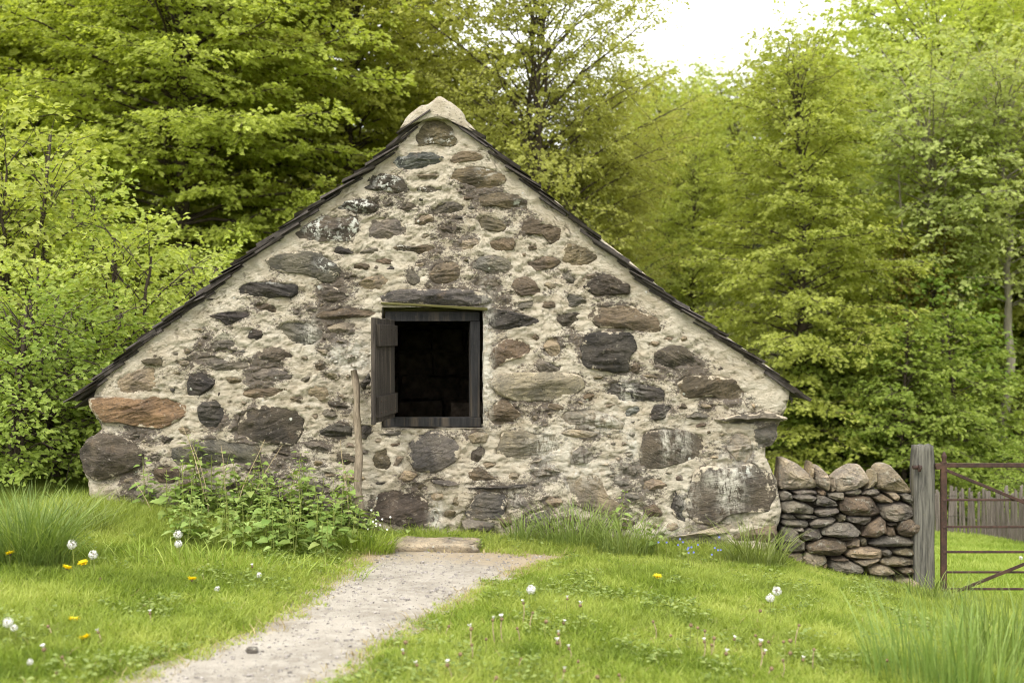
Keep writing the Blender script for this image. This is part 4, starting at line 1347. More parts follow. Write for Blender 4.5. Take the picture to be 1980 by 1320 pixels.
bar('brace', P(1832, 1150, -0.012), P(2079, 1050, -0.012), 0.012, 0.026, gate, M['rust'], gate_org)
bar('middle_stile', P(2079, 1145, -0.016), P(2079, 893, -0.016), 0.012, 0.04, gate, M['rust'], gate_org)

# ------------------------------------------------------------------ paling fence in the field
fence_pts = [(1500, 8.9), (1600, 8.9), (1700, 8.8), (1780, 8.8), (1860, 8.7), (1905, 8.4), (1940, 7.8), (1975, 7.0), (2050, 6.0)]
fp = np.array([((px - 990) * (y + D) / F, y) for px, y in fence_pts])
fp = resample(fp, 96)
f_org = np.array([*fp[48], float(zg(*fp[48]))])
fence = empty('paling_fence', f_org, 'rough grey paling fence of narrow split stakes across the field behind the gate', 'fence')
rs = np.random.RandomState(8)
for i, (fx, fy) in enumerate(fp):
    zb = float(zg(fx, fy)) - 0.05
    hgt = rs.uniform(0.70, 0.86) * (1 + 0.10 * (i > 66))
    w = rs.uniform(0.026, 0.044)
    lean = rs.uniform(-0.09, 0.07) - 0.22 * max(0, i - 78) / 14 * (i < 92)
    R = Matrix.Rotation(lean, 3, 'Y')
    v, f = box_np((0, 0, hgt / 2), (w, 0.025, hgt), jit=0.004, rng=rs)
    v[[1, 3], 2] -= rs.uniform(0, .05); v[[5, 7], 2] -= rs.uniform(0, .05)
    v = v @ np.array(R).T
    link('picket', np_mesh('picket', v, [f], M['picket'], False), fence, np.array([fx, fy, zb]) - f_org)
for zz in (0.62, 0.30):
    pts = np.array([[a, b - 0.02, float(zg(a, b)) + zz + 0.02 * math.sin(k * .7)] for k, (a, b) in enumerate(fp)])
    V, Q = tubes([(pts - f_org, np.full(len(pts), 0.004))], 4)
    link('wire', np_mesh('wire', V, [Q], M['picket']), fence)

# ------------------------------------------------------------------ leaves, trees
def leaf_mesh(name, c, ax, nrm, ln, wd, tint, mat, fold=0.18):
    """diamond leaves: c root, ax direction, nrm normal"""
    ax = ax / (np.linalg.norm(ax, axis=1)[:, None] + 1e-9)
    sd = np.cross(nrm, ax); sd /= np.linalg.norm(sd, axis=1)[:, None] + 1e-9
    nn = np.cross(ax, sd)
    ln = ln[:, None]; wd = wd[:, None]
    v0 = c; v2 = c + ax * ln - nn * ln * 0.08
    mid = c + ax * ln * 0.48
    v1 = mid + sd * wd / 2 + nn * wd * fold; v3 = mid - sd * wd / 2 + nn * wd * fold
    V = np.stack([v0, v1, v2, v3], 1).reshape(-1, 3)
    k = len(c)
    b = np.arange(k)[:, None] * 4
    f = b + np.array([[0, 1, 2, 3]])
    return np_mesh(name, V, [f], mat, False, {'tint': np.repeat(tint, 4)})

def gen_tree(seed, H, zb, prof, nbr, mat, bark, leaf=0.085, rise=0.28, rise_top=0.8, droop=0.30, twig_step=0.15, leaf_step=0.05,
             stems=1, trunk_r=0.14, lat=0.09, up=0.8, twig_len=0.42, gap=0.0, spread=0.25, ttop=0.97, tilt=0.18):
    rg = np.random.RandomState(seed)
    wood = []
    stem_paths = []
    for s_ in range(stems):
        n = 14
        tt = np.linspace(0, 1, n)
        az = rg.uniform(0, 6.28); sp = 0 if stems == 1 else rg.uniform(0.4, 1.0) * spread
        wob = np.stack([np.cumsum(rg.normal(0, .045, n)), np.cumsum(rg.normal(0, .045, n))], -1) * H / 9
        wob -= wob[0]
        pts = np.stack([math.cos(az) * sp * tt * H * 0.3 + wob[:, 0], math.sin(az) * sp * tt * H * 0.3 + wob[:, 1], -0.2 + tt * (H * ttop + 0.2) * (1 if s_ == 0 else rg.uniform(.7, .95))], -1)
        stem_paths.append(pts)
        wood.append((pts, trunk_r * (1 - tt) ** 0.8 / (1 if s_ == 0 else 1.3) + 0.012))
    B, Dv, Ln, Dr = [], [], [], []
    for i in range(nbr):
        t = ((i + 0.5) / nbr) ** 0.92
        if gap and rg.rand() < gap: continue
        z0 = zb + (H - zb) * t
        sp = stem_paths[rg.randint(stems)]
        L = prof(t) * rg.uniform(0.62, 1.1)
        if L < 0.15: continue
        az = i * 2.39996 + rg.uniform(-.5, .5)
        r_ = rise + (rise_top - rise) * t ** 1.6 + rg.uniform(-.12, .12)
        ns = 9
        s = np.linspace(0, 1, ns)
        zst = min(max(0.15, z0 - L * 0.35 * max(r_, 0)), ttop * H * rg.uniform(.86, .99))
        rootx = np.interp(zst, sp[:, 2], sp[:, 0]); rooty = np.interp(zst, sp[:, 2], sp[:, 1])
        side = np.cumsum(rg.normal(0, .05, ns)) * L * 0.5
        px_ = rootx + np.cos(az) * L * s - np.sin(az) * side
        py_ = rooty + np.sin(az) * L * s + np.cos(az) * side
        pz_ = zst + (z0 - L * 0.35 * max(r_, 0) - zst) * np.sqrt(s) * (z0 > zst) + L * (r_ * s - droop * s * s) + np.cumsum(rg.normal(0, .035, ns)) * L * 0.4
        bp = np.stack([px_, py_, pz_], -1)
        wood.append((bp, (0.005 + 0.0075 * L) * (1 - s * 0.88)))
        nt = max(3, int(L * 0.85 / twig_step))
        for k in range(nt):
            u = 0.18 + 0.82 * (k + rg.rand()) / nt
            p0 = np.array([np.interp(u, s, bp[:, q]) for q in range(3)])
            sgn = 1 if k % 2 else -1
            a2 = az + sgn * rg.uniform(0.35, 1.25)
            tl = np.clip(twig_len * L * (1.08 - u) + 0.28, 0.22, 1.25) * rg.uniform(0.6, 1.15)
            sl = rg.normal(-0.03, tilt) + 0.35 * r_ * (t > 0.8)
            B.append(p0); Dv.append((math.cos(a2), math.sin(a2), sl)); Ln.append(tl)
    B = np.array(B); Dv = np.array(Dv); Ln = np.array(Ln)
    for k in range(0, len(B), 3):
        if Ln[k] > 0.35:
            wood.append((np.stack([B[k], B[k] + Dv[k] * Ln[k] * 0.55, B[k] + Dv[k] * Ln[k] * 0.95 - np.array([0, 0, .04])]), np.array([0.007, 0.005, 0.003])))
    cnt = np.maximum(4, (Ln / leaf_step).astype(int))
    idx = np.repeat(np.arange(len(B)), cnt)
    N = len(idx)
    uu = rg.uniform(0.05, 1.05, N)
    d = Dv[idx]
    latd = np.stack([-d[:, 1], d[:, 0], np.zeros(N)], -1)
    sg = rg.choice([-1, 1], N)
    taper = (1.15 - 0.75 * uu)
    pos = B[idx] + d * (Ln[idx] * uu)[:, None] + latd * (sg * rg.uniform(0, 1, N) * lat * (0.6 + Ln[idx]) * taper)[:, None]
    pos[:, 2] += rg.normal(0, 0.03, N) - 0.10 * (uu ** 2) * Ln[idx]
    ax = d + latd * (sg * rg.uniform(0.3, 1.3, N))[:, None] + rg.normal(0, .25, (N, 3))
    ax[:, 2] -= 0.25
    rad = pos[:, :2] / (np.linalg.norm(pos[:, :2], axis=1)[:, None] + .2)
    nrm = np.stack([rg.normal(0, .5, N) + rad[:, 0] * (1.25 - up), rg.normal(0, .5, N) + rad[:, 1] * (1.25 - up), np.full(N, 0.52)], -1)
    ln = leaf * rg.uniform(0.65, 1.25, N); wd = ln * rg.uniform(0.55, 0.75, N)
    tw = rg.uniform(-.18, .18, len(B))[idx]
    tint = np.clip(0.5 + rg.normal(0, .22, N) + tw, 0, 1)
    lm = leaf_mesh('crown', pos, ax, nrm, ln, wd, tint, mat)
    big = wood[:stems]; rest = wood[stems:]
    V, Q = tubes(big, 9)
    V += fbm(V * 5, 2)[:, None] * 0.02
    tm = np_mesh('trunk', V, [Q], bark)
    V, Q = tubes(rest, 4)
    bm_ = np_mesh('branches', V, [Q], bark)
    return tm, bm_, lm

def tree_obj(name, meshes, loc, rz, s, label, cat='tree', group=None):
    t = empty(name, loc, label, cat, group)
    t.rotation_euler = (0, 0, rz); t.scale = (s, s, s) if not isinstance(s, tuple) else s
    link('trunk', meshes[0], t); link('branches', meshes[1], t); link('crown', meshes[2], t)
    return t

round_prof = lambda R, a=0.55: (lambda t: R * (0.55 + 0.45 * math.sin(min(1, t / a) * math.pi / 2)) if t < a else R * math.sqrt(max(0.0, 1 - ((t - a) / (1.02 - a)) ** 2)) + 0.25)
cone_prof = lambda R: (lambda t: R * (0.82 + 0.18 * min(1, t / 0.25)) * (1 - max(0, t - 0.12) / 0.88) ** 0.62 + 0.22)

T = {}
T['beechA'] = gen_tree(1, 10.8, 0.6, round_prof(4.4, 0.45), 165, M['beech'], M['bark'], leaf=0.100, twig_step=0.15, leaf_step=0.019, trunk_r=0.22, ttop=0.72, up=0.6, lat=0.13)
T['beechB'] = gen_tree(2, 11.2, 0.9, round_prof(4.0, 0.5), 155, M['beech'], M['bark'], leaf=0.100, twig_step=0.15, leaf_step=0.019, trunk_r=0.20, ttop=0.75, up=0.6, lat=0.13)
T['limebeech'] = gen_tree(3, 9.4, 0.3, cone_prof(2.75), 190, M['lime_beech'], M['bark'], leaf=0.085, twig_step=0.115, leaf_step=0.020, trunk_r=0.13, droop=0.36, ttop=0.82, up=0.6, lat=0.10, rise_top=1.1)
T['fine'] = gen_tree(4, 11.5, 1.0, round_prof(2.9, 0.5), 150, M['yellow_leaf'], M['bark'], leaf=0.080, twig_step=0.12, leaf_step=0.020, rise=0.75, rise_top=1.3, droop=0.25, stems=5, trunk_r=0.12, up=0.45, spread=0.30, ttop=0.85, tilt=0.45, lat=0.13)
T['pale'] = gen_tree(5, 9.5, 4.0, round_prof(2.2, 0.6), 95, M['pale_leaf'], M['palebark'], leaf=0.11, twig_step=0.16, leaf_step=0.030, rise=0.5, rise_top=1.0, droop=0.4, trunk_r=0.11, up=0.5, ttop=0.8, tilt=0.35, lat=0.14)
T['young'] = gen_tree(6, 3.6, 0.15, cone_prof(1.35), 90, M['fresh_leaf'], M['bark'], leaf=0.085, twig_step=0.10, leaf_step=0.024, trunk_r=0.045, droop=0.25, up=0.6, lat=0.10)
T['hill'] = gen_tree(7, 9.0, 0.5, round_prof(2.9, 0.5), 85, M['lime_beech'], M['bark'], leaf=0.17, twig_step=0.24, leaf_step=0.045, rise=0.55, rise_top=1.2, trunk_r=0.16, up=0.5, ttop=0.7, tilt=0.4, lat=0.16)

def tpos(px, y):
    x = (px - 990) * (y + D) / F
    return (x, y, float(zg(x, y)))

tree_obj('beech_tree', T['beechA'], tpos(385, 12.5), 0.4, 1.0, 'tall beech with layered yellow green sprays, its trunk showing above the left roof slope')
def cp(base, px, y, rz, s, label, group=None, cat='tree', name=None):
    o = copy_tree(base, tpos(px, y), rz, s, label, group)
    return o
OB = {o.name: o for o in COL.objects}
bA = OB['beech_tree']
bB = tree_obj('beech_tree', T['beechB'], tpos(690, 14.5), 1.1, 0.98, 'dense green beech right behind the ridge, left of the many stemmed yellow tree')
lb = tree_obj('beech_tree', T['limebeech'], tpos(1535, 12.6), 0.2, 1.0, 'broad cone shaped lime green beech rising behind the right roof slope')
fn = tree_obj('alder_tree', T['fine'], tpos(1005, 13.0), 0.9, 0.93, 'light yellow green many stemmed tree with sky showing through, behind the ridge')
pl_ = tree_obj('ash_tree', T['pale'], tpos(1935, 13.4), 0.3, 1.0, 'pale leaved tree with a bare light grey trunk at the right edge')
yb = tree_obj('young_beech', T['young'], tpos(1745, 11.2), 0.0, 1.0, 'young bright green beech standing straight behind the gate post', 'tree')
hl = tree_obj('hill_tree', T['hill'], tpos(1330, 44), 0.0, .82, 'soft green tree crown on the far hillside under the gap of sky', 'tree', 'trees on the far hillside')
cp(bA, 95, 17.0, 2.2, 1.15, 'darker beech filling the upper left corner behind the elder bushes')
cp(bB, 560, 20.0, 3.3, 1.15, 'beech deep in the wood between the two big ones on the left')
cp(bA, 860, 21.0, 4.4, 0.72, 'shaded beech seen through the many stemmed yellow tree')
cp(fn, 1135, 14.8, 3.6, 0.74, 'lower yellow green tree at the left edge of the open sky')
cp(lb, 1345, 19.0, 2.4, 0.80, 'bright green beech between the yellow tree and the broad cone shaped one')
cp(bB, 1835, 19.0, 0.6, 1.05, 'deep green beech towering at the upper right behind the paler trees')
cp(bA, 1990, 23.0, 5.2, 1.2, 'dark beech at the right edge, farthest back in the wood')
cp(bA, 250, 26.0, 1.5, 1.2, 'back row beech closing the wood at the left', 'beeches closing the back of the wood')
for px, y, rz, s in ((-40, 24, .3, 1.2), (470, 29, 2.0, 1.2), (-150, 16, 5, 1.1)):
    cp(bB, px, y, rz, s, 'back row beech closing the wood at the left', 'beeches closing the back of the wood')
for px, y, rz, s in ((1690, 31, 1.2, .8), (1870, 33, 2.8, .95), (2080, 17, 4.0, 1.0)):
    cp(bA, px, y, rz, s, 'back row beech closing the wood at the right', 'beeches closing the right of the wood')
cp(pl_, 1800, 13.2, 2.1, 0.95, 'pale leaved slender tree left of the bare grey trunk')
for px, y, rz, s, lab in ((1650, 12.0, 1.0, 0.95, 'young beech left of the gate post, under the broad cone shaped beech'),
                     (1850, 11.8, 2.2, 1.05, 'young beech right of the gate post, behind the gate'),
                     (1965, 13.9, 3.1, 0.9, 'young beech at the right edge behind the paling fence'),
                     (1570, 12.4, 4.2, 0.9, 'young beech just right of the cottage eave'),
                     (1790, 13.2, 5.0, 1.3, 'taller young beech behind the one at the gate post')):
    cp(yb, px, y, rz, s, lab)
for px, y, rz, s, in ((1265, 40, 1, .92), (1300, 30, 2, .82), (1385, 47, 3, .80), (1440, 42, 4, .92), (1415, 33, 5, .85), (1490, 40, .5, 1.0), (1250, 52, 5.5, .86), (1560, 46, 2.2, 1.05), (1360, 36, 3.7, .78), (1620, 38, 1.7, 1.1), (1200, 34, 2.7, .8)):
    cp(hl, px, y, rz, s, 'soft green tree crown on the far hillside under the gap of sky')

for px, y, rz, s, b_ in ((-420, 14, 1, 1.0, bA), (-800, 17, 2, 1.0, bB), (-700, 10, 3, .8, bB), (-1200, 15, 4, 1.0, bA), (-1500, 9, 1.4, .9, bB), (-500, 27, 5, 1.1, bA), (-1000, 28, .7, 1.1, bB)):
    cp(b_, px, y, rz, s, 'beech standing beyond the left edge of the view', 'beeches beyond the left edge')
for px, y, rz, s, b_ in ((2260, 14, 1, .9, lb), (2500, 19, 2, 1.0, bB), (2750, 14, 3, .9, bA), (3100, 20, 4, 1.1, bB), (3300, 12, 1.4, 1.0, lb), (2450, 30, 5, 1.1, bA), (2900, 32, .7, 1.1, bB)):
    cp(b_, px, y, rz, s, 'beech standing beyond the right edge of the view', 'beeches beyond the right edge')

# ivy-hung stems right of the broad beech
rs = np.random.RandomState(77)
for px, y, h, lab in ((1762, 12.9, 5.2, 'thin leaning stem hung with yellowish ivy, left of the other ivy stem'), (1822, 13.0, 5.6, 'thicker stem hung with yellow green ivy, right of the other ivy stem')):
    x, yy, z = tpos(px, y)
    t = empty('ivy_tree', (x, yy, z), lab, 'tree')
    tt = np.linspace(0, 1, 12)
    pts = np.stack([0.25 * tt * tt * (-1 if px < 1800 else .3), 0 * tt, tt * (h + 1.2)], -1)
    V, Q = tubes([(pts, 0.05 * (1 - tt * .7))], 8)
    link('trunk', np_mesh('trunk', V, [Q], M['palebark']), t)
    N = 4200
    hh = rs.uniform(0.05, 1, N) * h
    rr_ = np.abs(rs.normal(0, 0.26, N)) * (0.4 + 0.9 * np.sin(np.clip(hh / h, 0, 1) * 3.0)) + 0.05
    a_ = rs.uniform(0, 6.28, N)
    cx = np.interp(hh / (h + 1.2), tt, pts[:, 0])
    pos = np.stack([cx + np.cos(a_) * rr_, np.sin(a_) * rr_, hh], -1)
    ax = np.stack([np.cos(a_), np.sin(a_), rs.uniform(-1.2, -.2, N)], -1)
    nrm = np.stack([np.cos(a_), np.sin(a_), rs.uniform(0.3, 1, N)], -1) + rs.normal(0, .3, (N, 3))
    ln = rs.uniform(0.05, 0.095, N)
    link('foliage', leaf_mesh('foliage', pos, ax, nrm, ln, ln * .8, rs.uniform(0, 1, N), M['ivy_leaf']), t)

# ------------------------------------------------------------------ bushes left of the cottage
bush_prof = lambda R: (lambda t: R * (0.8 + 0.2 * math.sin(t * 3.1)) * (1 - max(0, t - .4) / .62) ** 0.6 + 0.18)
B1 = gen_tree(21, 3.6, 0.1, bush_prof(1.05), 80, M['elder_leaf'], M['bark'], leaf=0.085, twig_step=0.085, leaf_step=0.026, rise=0.5, rise_top=1.7, droop=0.35, stems=5, trunk_r=0.03, up=0.6, lat=0.07, twig_len=0.3, spread=0.5)
B2 = gen_tree(22, 2.4, 0.05, bush_prof(1.05), 70, M['elder_leaf'], M['bark'], leaf=0.07, twig_step=0.085, leaf_step=0.026, rise=0.45, rise_top=1.5, droop=0.35, stems=5, trunk_r=0.025, up=0.55, lat=0.07, twig_len=0.3, spread=0.5)
B3 = gen_tree(23, 1.7, 0.02, bush_prof(0.95), 60, M['fresh_leaf'], M['bark'], leaf=0.06, twig_step=0.085, leaf_step=0.024, rise=0.4, rise_top=1.2, droop=0.35, stems=4, trunk_r=0.02, up=0.5, lat=0.07, twig_len=0.3, spread=0.5)
e1 = tree_obj('elder_bush', B1, tpos(40, 3.2), 0.3, 1.0, 'tall pale green elder bush at the left edge with upright shoots', 'bush')
e2 = tree_obj('elder_bush', B2, tpos(255, 3.4), 1.2, 1.05, 'rounded bright green bush against the left roof slope', 'bush')
e3 = tree_obj('hedge_bush', B3, tpos(110, 1.6), 0.7, 1.0, 'darker green low bush below the tall elder', 'bush')
cp(e1, 140, 4.8, 2.0, 0.93, 'second pale elder bush behind the tall one')
cp(e2, 385, 5.2, 3.3, 1.0, 'far bright bush showing over the middle of the left roof slope')
cp(e2, 60, 2.4, 4.0, 0.85, 'bright green bush in front of the tall elder')
cp(e3, 20, 1.0, 2.5, 0.95, 'dark green low bush at the left edge over the tall grass')
cp(e3, 190, 2.2, 3.9, 0.95, 'low bush touching the left corner of the cottage')
cp(e2, -60, 3.0, 5.0, 1.2, 'bright bush cut by the left edge of the view')
cp(e3, 1990, 8.9, 1.4, 0.85, 'pale bush at the right edge beyond the gate')
# ------------------------------------------------------------------ grass
def blades(name, x, y, z, h, w, lean, mat, tint, seed, segs=2):
    rg = np.random.RandomState(seed)
    N = len(x)
    a = rg.uniform(0, 2 * np.pi, N) if segs == 2 else np.arctan2(y, x) + rg.normal(0, 1.0, N)
    dx, dy = np.cos(a), np.sin(a)
    fa = rg.uniform(0, 2 * np.pi, N) if segs == 2 else a + np.pi / 2 + rg.normal(0, .4, N)
    sx, sy = np.cos(fa) * w / 2, np.sin(fa) * w / 2
    V = []
    ts = np.linspace(0, 1, segs + 1)
    for t in ts[:-1]:
        off = lean * h * t ** 1.8
        zz = h * (t - 0.30 * np.clip(lean, 0, 1.6) * t ** 2.2)
        ww = (1 - 0.25 * t)
        bx, by, bz = x + dx * off, y + dy * off, z + zz
        V.append(np.stack([bx - sx * ww, by - sy * ww, bz], -1)); V.append(np.stack([bx + sx * ww, by + sy * ww, bz], -1))
    off = lean * h; zz = h * (1 - 0.30 * np.clip(lean, 0, 1.6))
    V.append(np.stack([x + dx * off, y + dy * off, z + zz], -1))
    k = len(V)
    V = np.stack(V, 1).reshape(-1, 3)
    b = np.arange(N)[:, None] * k
    fs = []
    for s_ in range(segs - 1):
        fs.append(b + np.array([[2 * s_, 2 * s_ + 1, 2 * s_ + 3, 2 * s_ + 2]]))
    tri = b + np.array([[k - 3, k - 2, k - 1]])
    return np_mesh(name, V, [np.concatenate(fs), tri] if fs else [tri], mat, True, {'tint': np.repeat(tint, k)})

rs = np.random.RandomState(101)
def scatter(n, x0, x1, y0, y1):
    return rs.uniform(x0, x1, n), rs.uniform(y0, y1, n)
def nz2(x, y, f, o=0, oc=3):
    return fbm(np.stack([x * f, y * f, 0 * x + o], -1), oc)

x, y = scatter(420000, -3.6, 4.6, -4.4, 0.05)
d = y + D
vis = np.abs(x) < d * 0.47 + 0.15
x, y = x[vis], y[vis]
sd = poly_sdf(x, y, path_poly) + nz2(x, y, 3.5, 2) * 0.20 + nz2(x, y, 12, 5) * 0.11
ok = (rs.rand(len(x)) < smooth(-0.05, 0.10, sd))
ok &= ~((y > -0.05 + 0.0 * x) & (x > -3.5) & (x < 2.15))
x, y, sd = x[ok], y[ok], sd[ok]
clump = nz2(x, y, 1.1, 7) + 0.5 * nz2(x, y, 5, 9)
h = 0.045 + 0.055 * np.clip(clump + 0.25, 0, 1) + 0.02 * rs.rand(len(x))
near_wall = smooth(-1.3, -0.1, y)
h += np.where(x > 0.15, 0.075 * smooth(-0.6, -0.05, y) * smooth(2.4, 2.0, x), 0.05 * near_wall) * rs.uniform(.4, 1.1, len(x))
h += 0.05 * smooth(-1.2, -2.2, x) * smooth(-1.9, -0.8, y) * rs.uniform(.3, 1.1, len(x))
h += 0.03 * smooth(2.2, 3.0, x) * smooth(-1.6, -0.2, y) * rs.uniform(.3, 1.2, len(x))
h *= 0.45 + 0.55 * smooth(0.0, 0.30, sd)
h *= rs.uniform(0.6, 1.25, len(x))
tint = np.clip(0.50 + 0.95 * nz2(x, y, 1.6, 20) + 0.5 * nz2(x, y, 7, 25) + rs.normal(0, .2, len(x)) + 0.22 * smooth(0.25, 0, sd), 0, 1)
lean = rs.uniform(0.15, 1.15, len(x))
tag(link('grass', blades('grass', x, y, zg(x, y) - 0.004, h, rs.uniform(0.004, 0.0075, len(x)), lean, M['grass'], tint, 1)), kind='stuff')

# dead blades and low weeds worked into the turf
x2, y2 = scatter(60000, -3.6, 4.6, -4.4, -0.1)
d = y2 + D
sd2 = poly_sdf(x2, y2, path_poly) + nz2(x2, y2, 6, 2) * 0.15
keep2 = (np.abs(x2) < d * 0.47 + 0.15) & (sd2 > -0.06) & (rs.rand(len(x2)) < 0.10 + 0.42 * smooth(0.28, 0.0, sd2) + 0.25 * np.clip(nz2(x2, y2, 2.2, 44) * 3, 0, 1))
x2, y2 = x2[keep2], y2[keep2]
tag(link('dry_grass', blades('dry_grass', x2, y2, zg(x2, y2) - 0.003, rs.uniform(0.02, 0.085, len(x2)), rs.uniform(0.003, 0.006, len(x2)), rs.uniform(.5, 1.7, len(x2)), M['deadgrass'], rs.rand(len(x2)), 5)), kind='stuff')
x2, y2 = scatter(60000, -3.6, 4.6, -4.4, -0.1)
d = y2 + D
keep2 = (np.abs(x2) < d * 0.47 + 0.15) & (poly_sdf(x2, y2, path_poly) > 0.08) & (nz2(x2, y2, 1.7, 61) + 0.5 * nz2(x2, y2, 6, 62) > 0.13)
x2, y2 = x2[keep2], y2[keep2]
N2 = len(x2)
an2 = rs.uniform(0, 6.28, N2)
tag(link('lawn_weeds', leaf_mesh('lawn_weeds', np.stack([x2, y2, zg(x2, y2) + rs.uniform(.015, .075, N2)], -1), np.stack([np.cos(an2), np.sin(an2), rs.uniform(-.2, .5, N2)], -1),
    np.stack([rs.normal(0, .35, N2), rs.normal(0, .35, N2), np.ones(N2)], -1), rs.uniform(.018, .042, N2), rs.uniform(.012, .026, N2), rs.rand(N2), M['nettle'])), kind='stuff')

# field behind the gate
x, y = scatter(90000, 2.3, 9.6, 0.1, 9.6)
d = y + D
vis = (x < d * 0.47 + 0.2) & (x > d * 0.235)
x, y = x[vis], y[vis]
h = 0.07 + 0.05 * np.clip(nz2(x, y, 0.9, 3) + .3, 0, 1) + rs.uniform(0, .03, len(x))
tag(link('field_grass', blades('field_grass', x, y, zg(x, y) - 0.004, h, rs.uniform(0.008, 0.014, len(x)), rs.uniform(.2, 1.1, len(x)), M['grass'],
     np.clip(0.55 + 0.6 * nz2(x, y, .8, 8) + rs.normal(0, .15, len(x)), 0, 1), 2)), kind='stuff')

def clump_obj(name, px, py, n, rad, hmin, hmax, lean_hi, label, seed, sx=1.0, mat='tallgrass', w=(0.004, 0.008), sy=0.7):
    rg = np.random.RandomState(seed)
    g = G(px, py)
    r = rad * np.sqrt(rg.rand(n)); a = rg.uniform(0, 6.28, n)
    lx, ly = np.cos(a) * r * sx, np.sin(a) * r * sy
    z = zg(g[0] + lx, g[1] + ly) - g[2] - 0.01
    h = rg.uniform(hmin, hmax, n)
    me = blades(name, lx, ly, z, h, rg.uniform(*w, n), np.clip(r / rad * lean_hi * rg.uniform(.5, 1.5, n) + rg.uniform(0, .3, n), 0.05, 1.7), M[mat], np.clip(rg.normal(.5, .22, n), 0, 1), seed, 4)
    return tag(link(name, me, None, g), label, 'grass clump')

clump_obj('grass_clump', 58, 1090, 800, 0.24, 0.15, 0.62, 0.75, 'large tussock of long blue green grass at the left edge below the bushes', 1)
clump_obj('grass_clump', 150, 1030, 220, 0.22, 0.15, 0.42, 1.0, 'looser long grass right of the big left tussock', 2)
clump_obj('grass_clump', 1840, 1335, 420, 0.33, 0.12, 0.56, 0.22, 'tall grass tussock in the lower right corner before the gate', 3, 1.3)
clump_obj('grass_clump', 1950, 1300, 380, 0.32, 0.15, 0.60, 0.22, 'tall grass cut by the right edge of the view', 4)
clump_obj('grass_clump', 1800, 1168, 130, 0.16, 0.10, 0.34, 0.8, 'grass tuft at the foot of the gate post', 5, 1.6, sy=.4)
clump_obj('grass_clump', 1112, 1062, 330, 0.17, 0.14, 0.50, 0.6, 'long arching grass against the wall right of the step', 6, 1.6, sy=.5)
clump_obj('grass_clump', 1208, 1076, 260, 0.15, 0.12, 0.46, 0.7, 'arching grass below the wall left of the blue flowers', 7, 1.4, sy=.5)
clump_obj('grass_clump', 1462, 1098, 300, 0.18, 0.12, 0.46, 0.7, 'long grass at the right foot of the cottage wall', 8, 1.3, sy=.5)
clump_obj('grass_clump', 1010, 1056, 140, 0.10, 0.10, 0.34, 0.6, 'thin grass tuft under the diamond shaped stone', 9)
clump_obj('grass_clump', 700, 1068, 520, 0.16, 0.08, 0.22, 0.8, 'short lush grass left of the step stone', 10, 1.5, mat='grass')
clump_obj('grass_clump', 820, 1034, 260, 0.22, 0.04, 0.12, 1.0, 'short weeds between the step stone and the wall', 11, 1.7, sy=.25)
clump_obj('grass_clump', 420, 1100, 420, 0.55, 0.08, 0.22, 0.8, 'uncut grass along the front of the nettles', 12, 1.9, mat='grass', sy=.4)

# ------------------------------------------------------------------ nettles along the foot of the wall
def toothed_leaf(c, ax, nrm, ln, wd):
    ax = ax / np.linalg.norm(ax); sd = np.cross(nrm, ax); sd /= np.linalg.norm(sd); nn = np.cross(ax, sd)
    prof_l = [(0.0, 0.10), (0.12, 0.46), (0.26, 0.44), (0.34, 0.50), (0.48, 0.36), (0.56, 0.40), (0.72, 0.20), (0.80, 0.22), (1.0, 0.0)]
    mid, lf, rt = [], [], []
    for t_, w_ in prof_l:
        droop = -0.25 * t_ * t_ * ln
        m_ = c + ax * ln * t_ + nn * droop
        mid.append(m_); lf.append(m_ + sd * wd * w_ + nn * wd * w_ * .3); rt.append(m_ - sd * wd * w_ + nn * wd * w_ * .3)
    return mid, lf, rt

def nettle_meshes(seed, h):
    rg = np.random.RandomState(seed)
    tt = np.linspace(0, 1, 8)
    bend = rg.uniform(-.15, .15, 2)
    pts = np.stack([bend[0] * tt ** 2 * h, bend[1] * tt ** 2 * h, tt * h], -1)
    V, Q = tubes([(pts, 0.0042 * (1 - tt * .6))], 5)
    stem = np_mesh('stem', V, [Q], M['stem'])
    Vs, Fs, tn = [], [], []
    off = 0
    n = int(h / 0.055)
    for k in range(2, n + 1):
        t_ = k / n
        c = np.array([np.interp(t_, tt, pts[:, q]) for q in range(3)])
        a0 = k * 1.57 + rg.uniform(-.3, .3)
        L = (0.098 - 0.058 * t_ ** 2) * rg.uniform(.8, 1.2)
        for s_ in (0, math.pi):
            a_ = a0 + s_
            ax = np.array([math.cos(a_), math.sin(a_), rg.uniform(-.25, .35)])
            nrm = np.array([rg.normal(0, .25), rg.normal(0, .25), 1.0])
            root = c + ax * 0.025
            m_, l_, r_ = toothed_leaf(root, ax, nrm, L, L * 0.78)
            q = len(m_)
            vv = np.array(m_ + l_ + r_)
            Vs.append(vv); tn.append(np.full(len(vv), np.clip(rg.normal(.45, .2) + .25 * t_, 0, 1)))
            i = np.arange(q - 1)
            Fs.append(np.stack([i, i + 1, i + 1 + q, i + q], -1) + off)
            Fs.append(np.stack([i + 2 * q, i + 1 + 2 * q, i + 1, i], -1) + off)
            off += len(vv)
    return stem, np_mesh('leaves', np.concatenate(Vs), [np.concatenate(Fs)], M['nettle'], True, {'tint': np.concatenate(tn)})

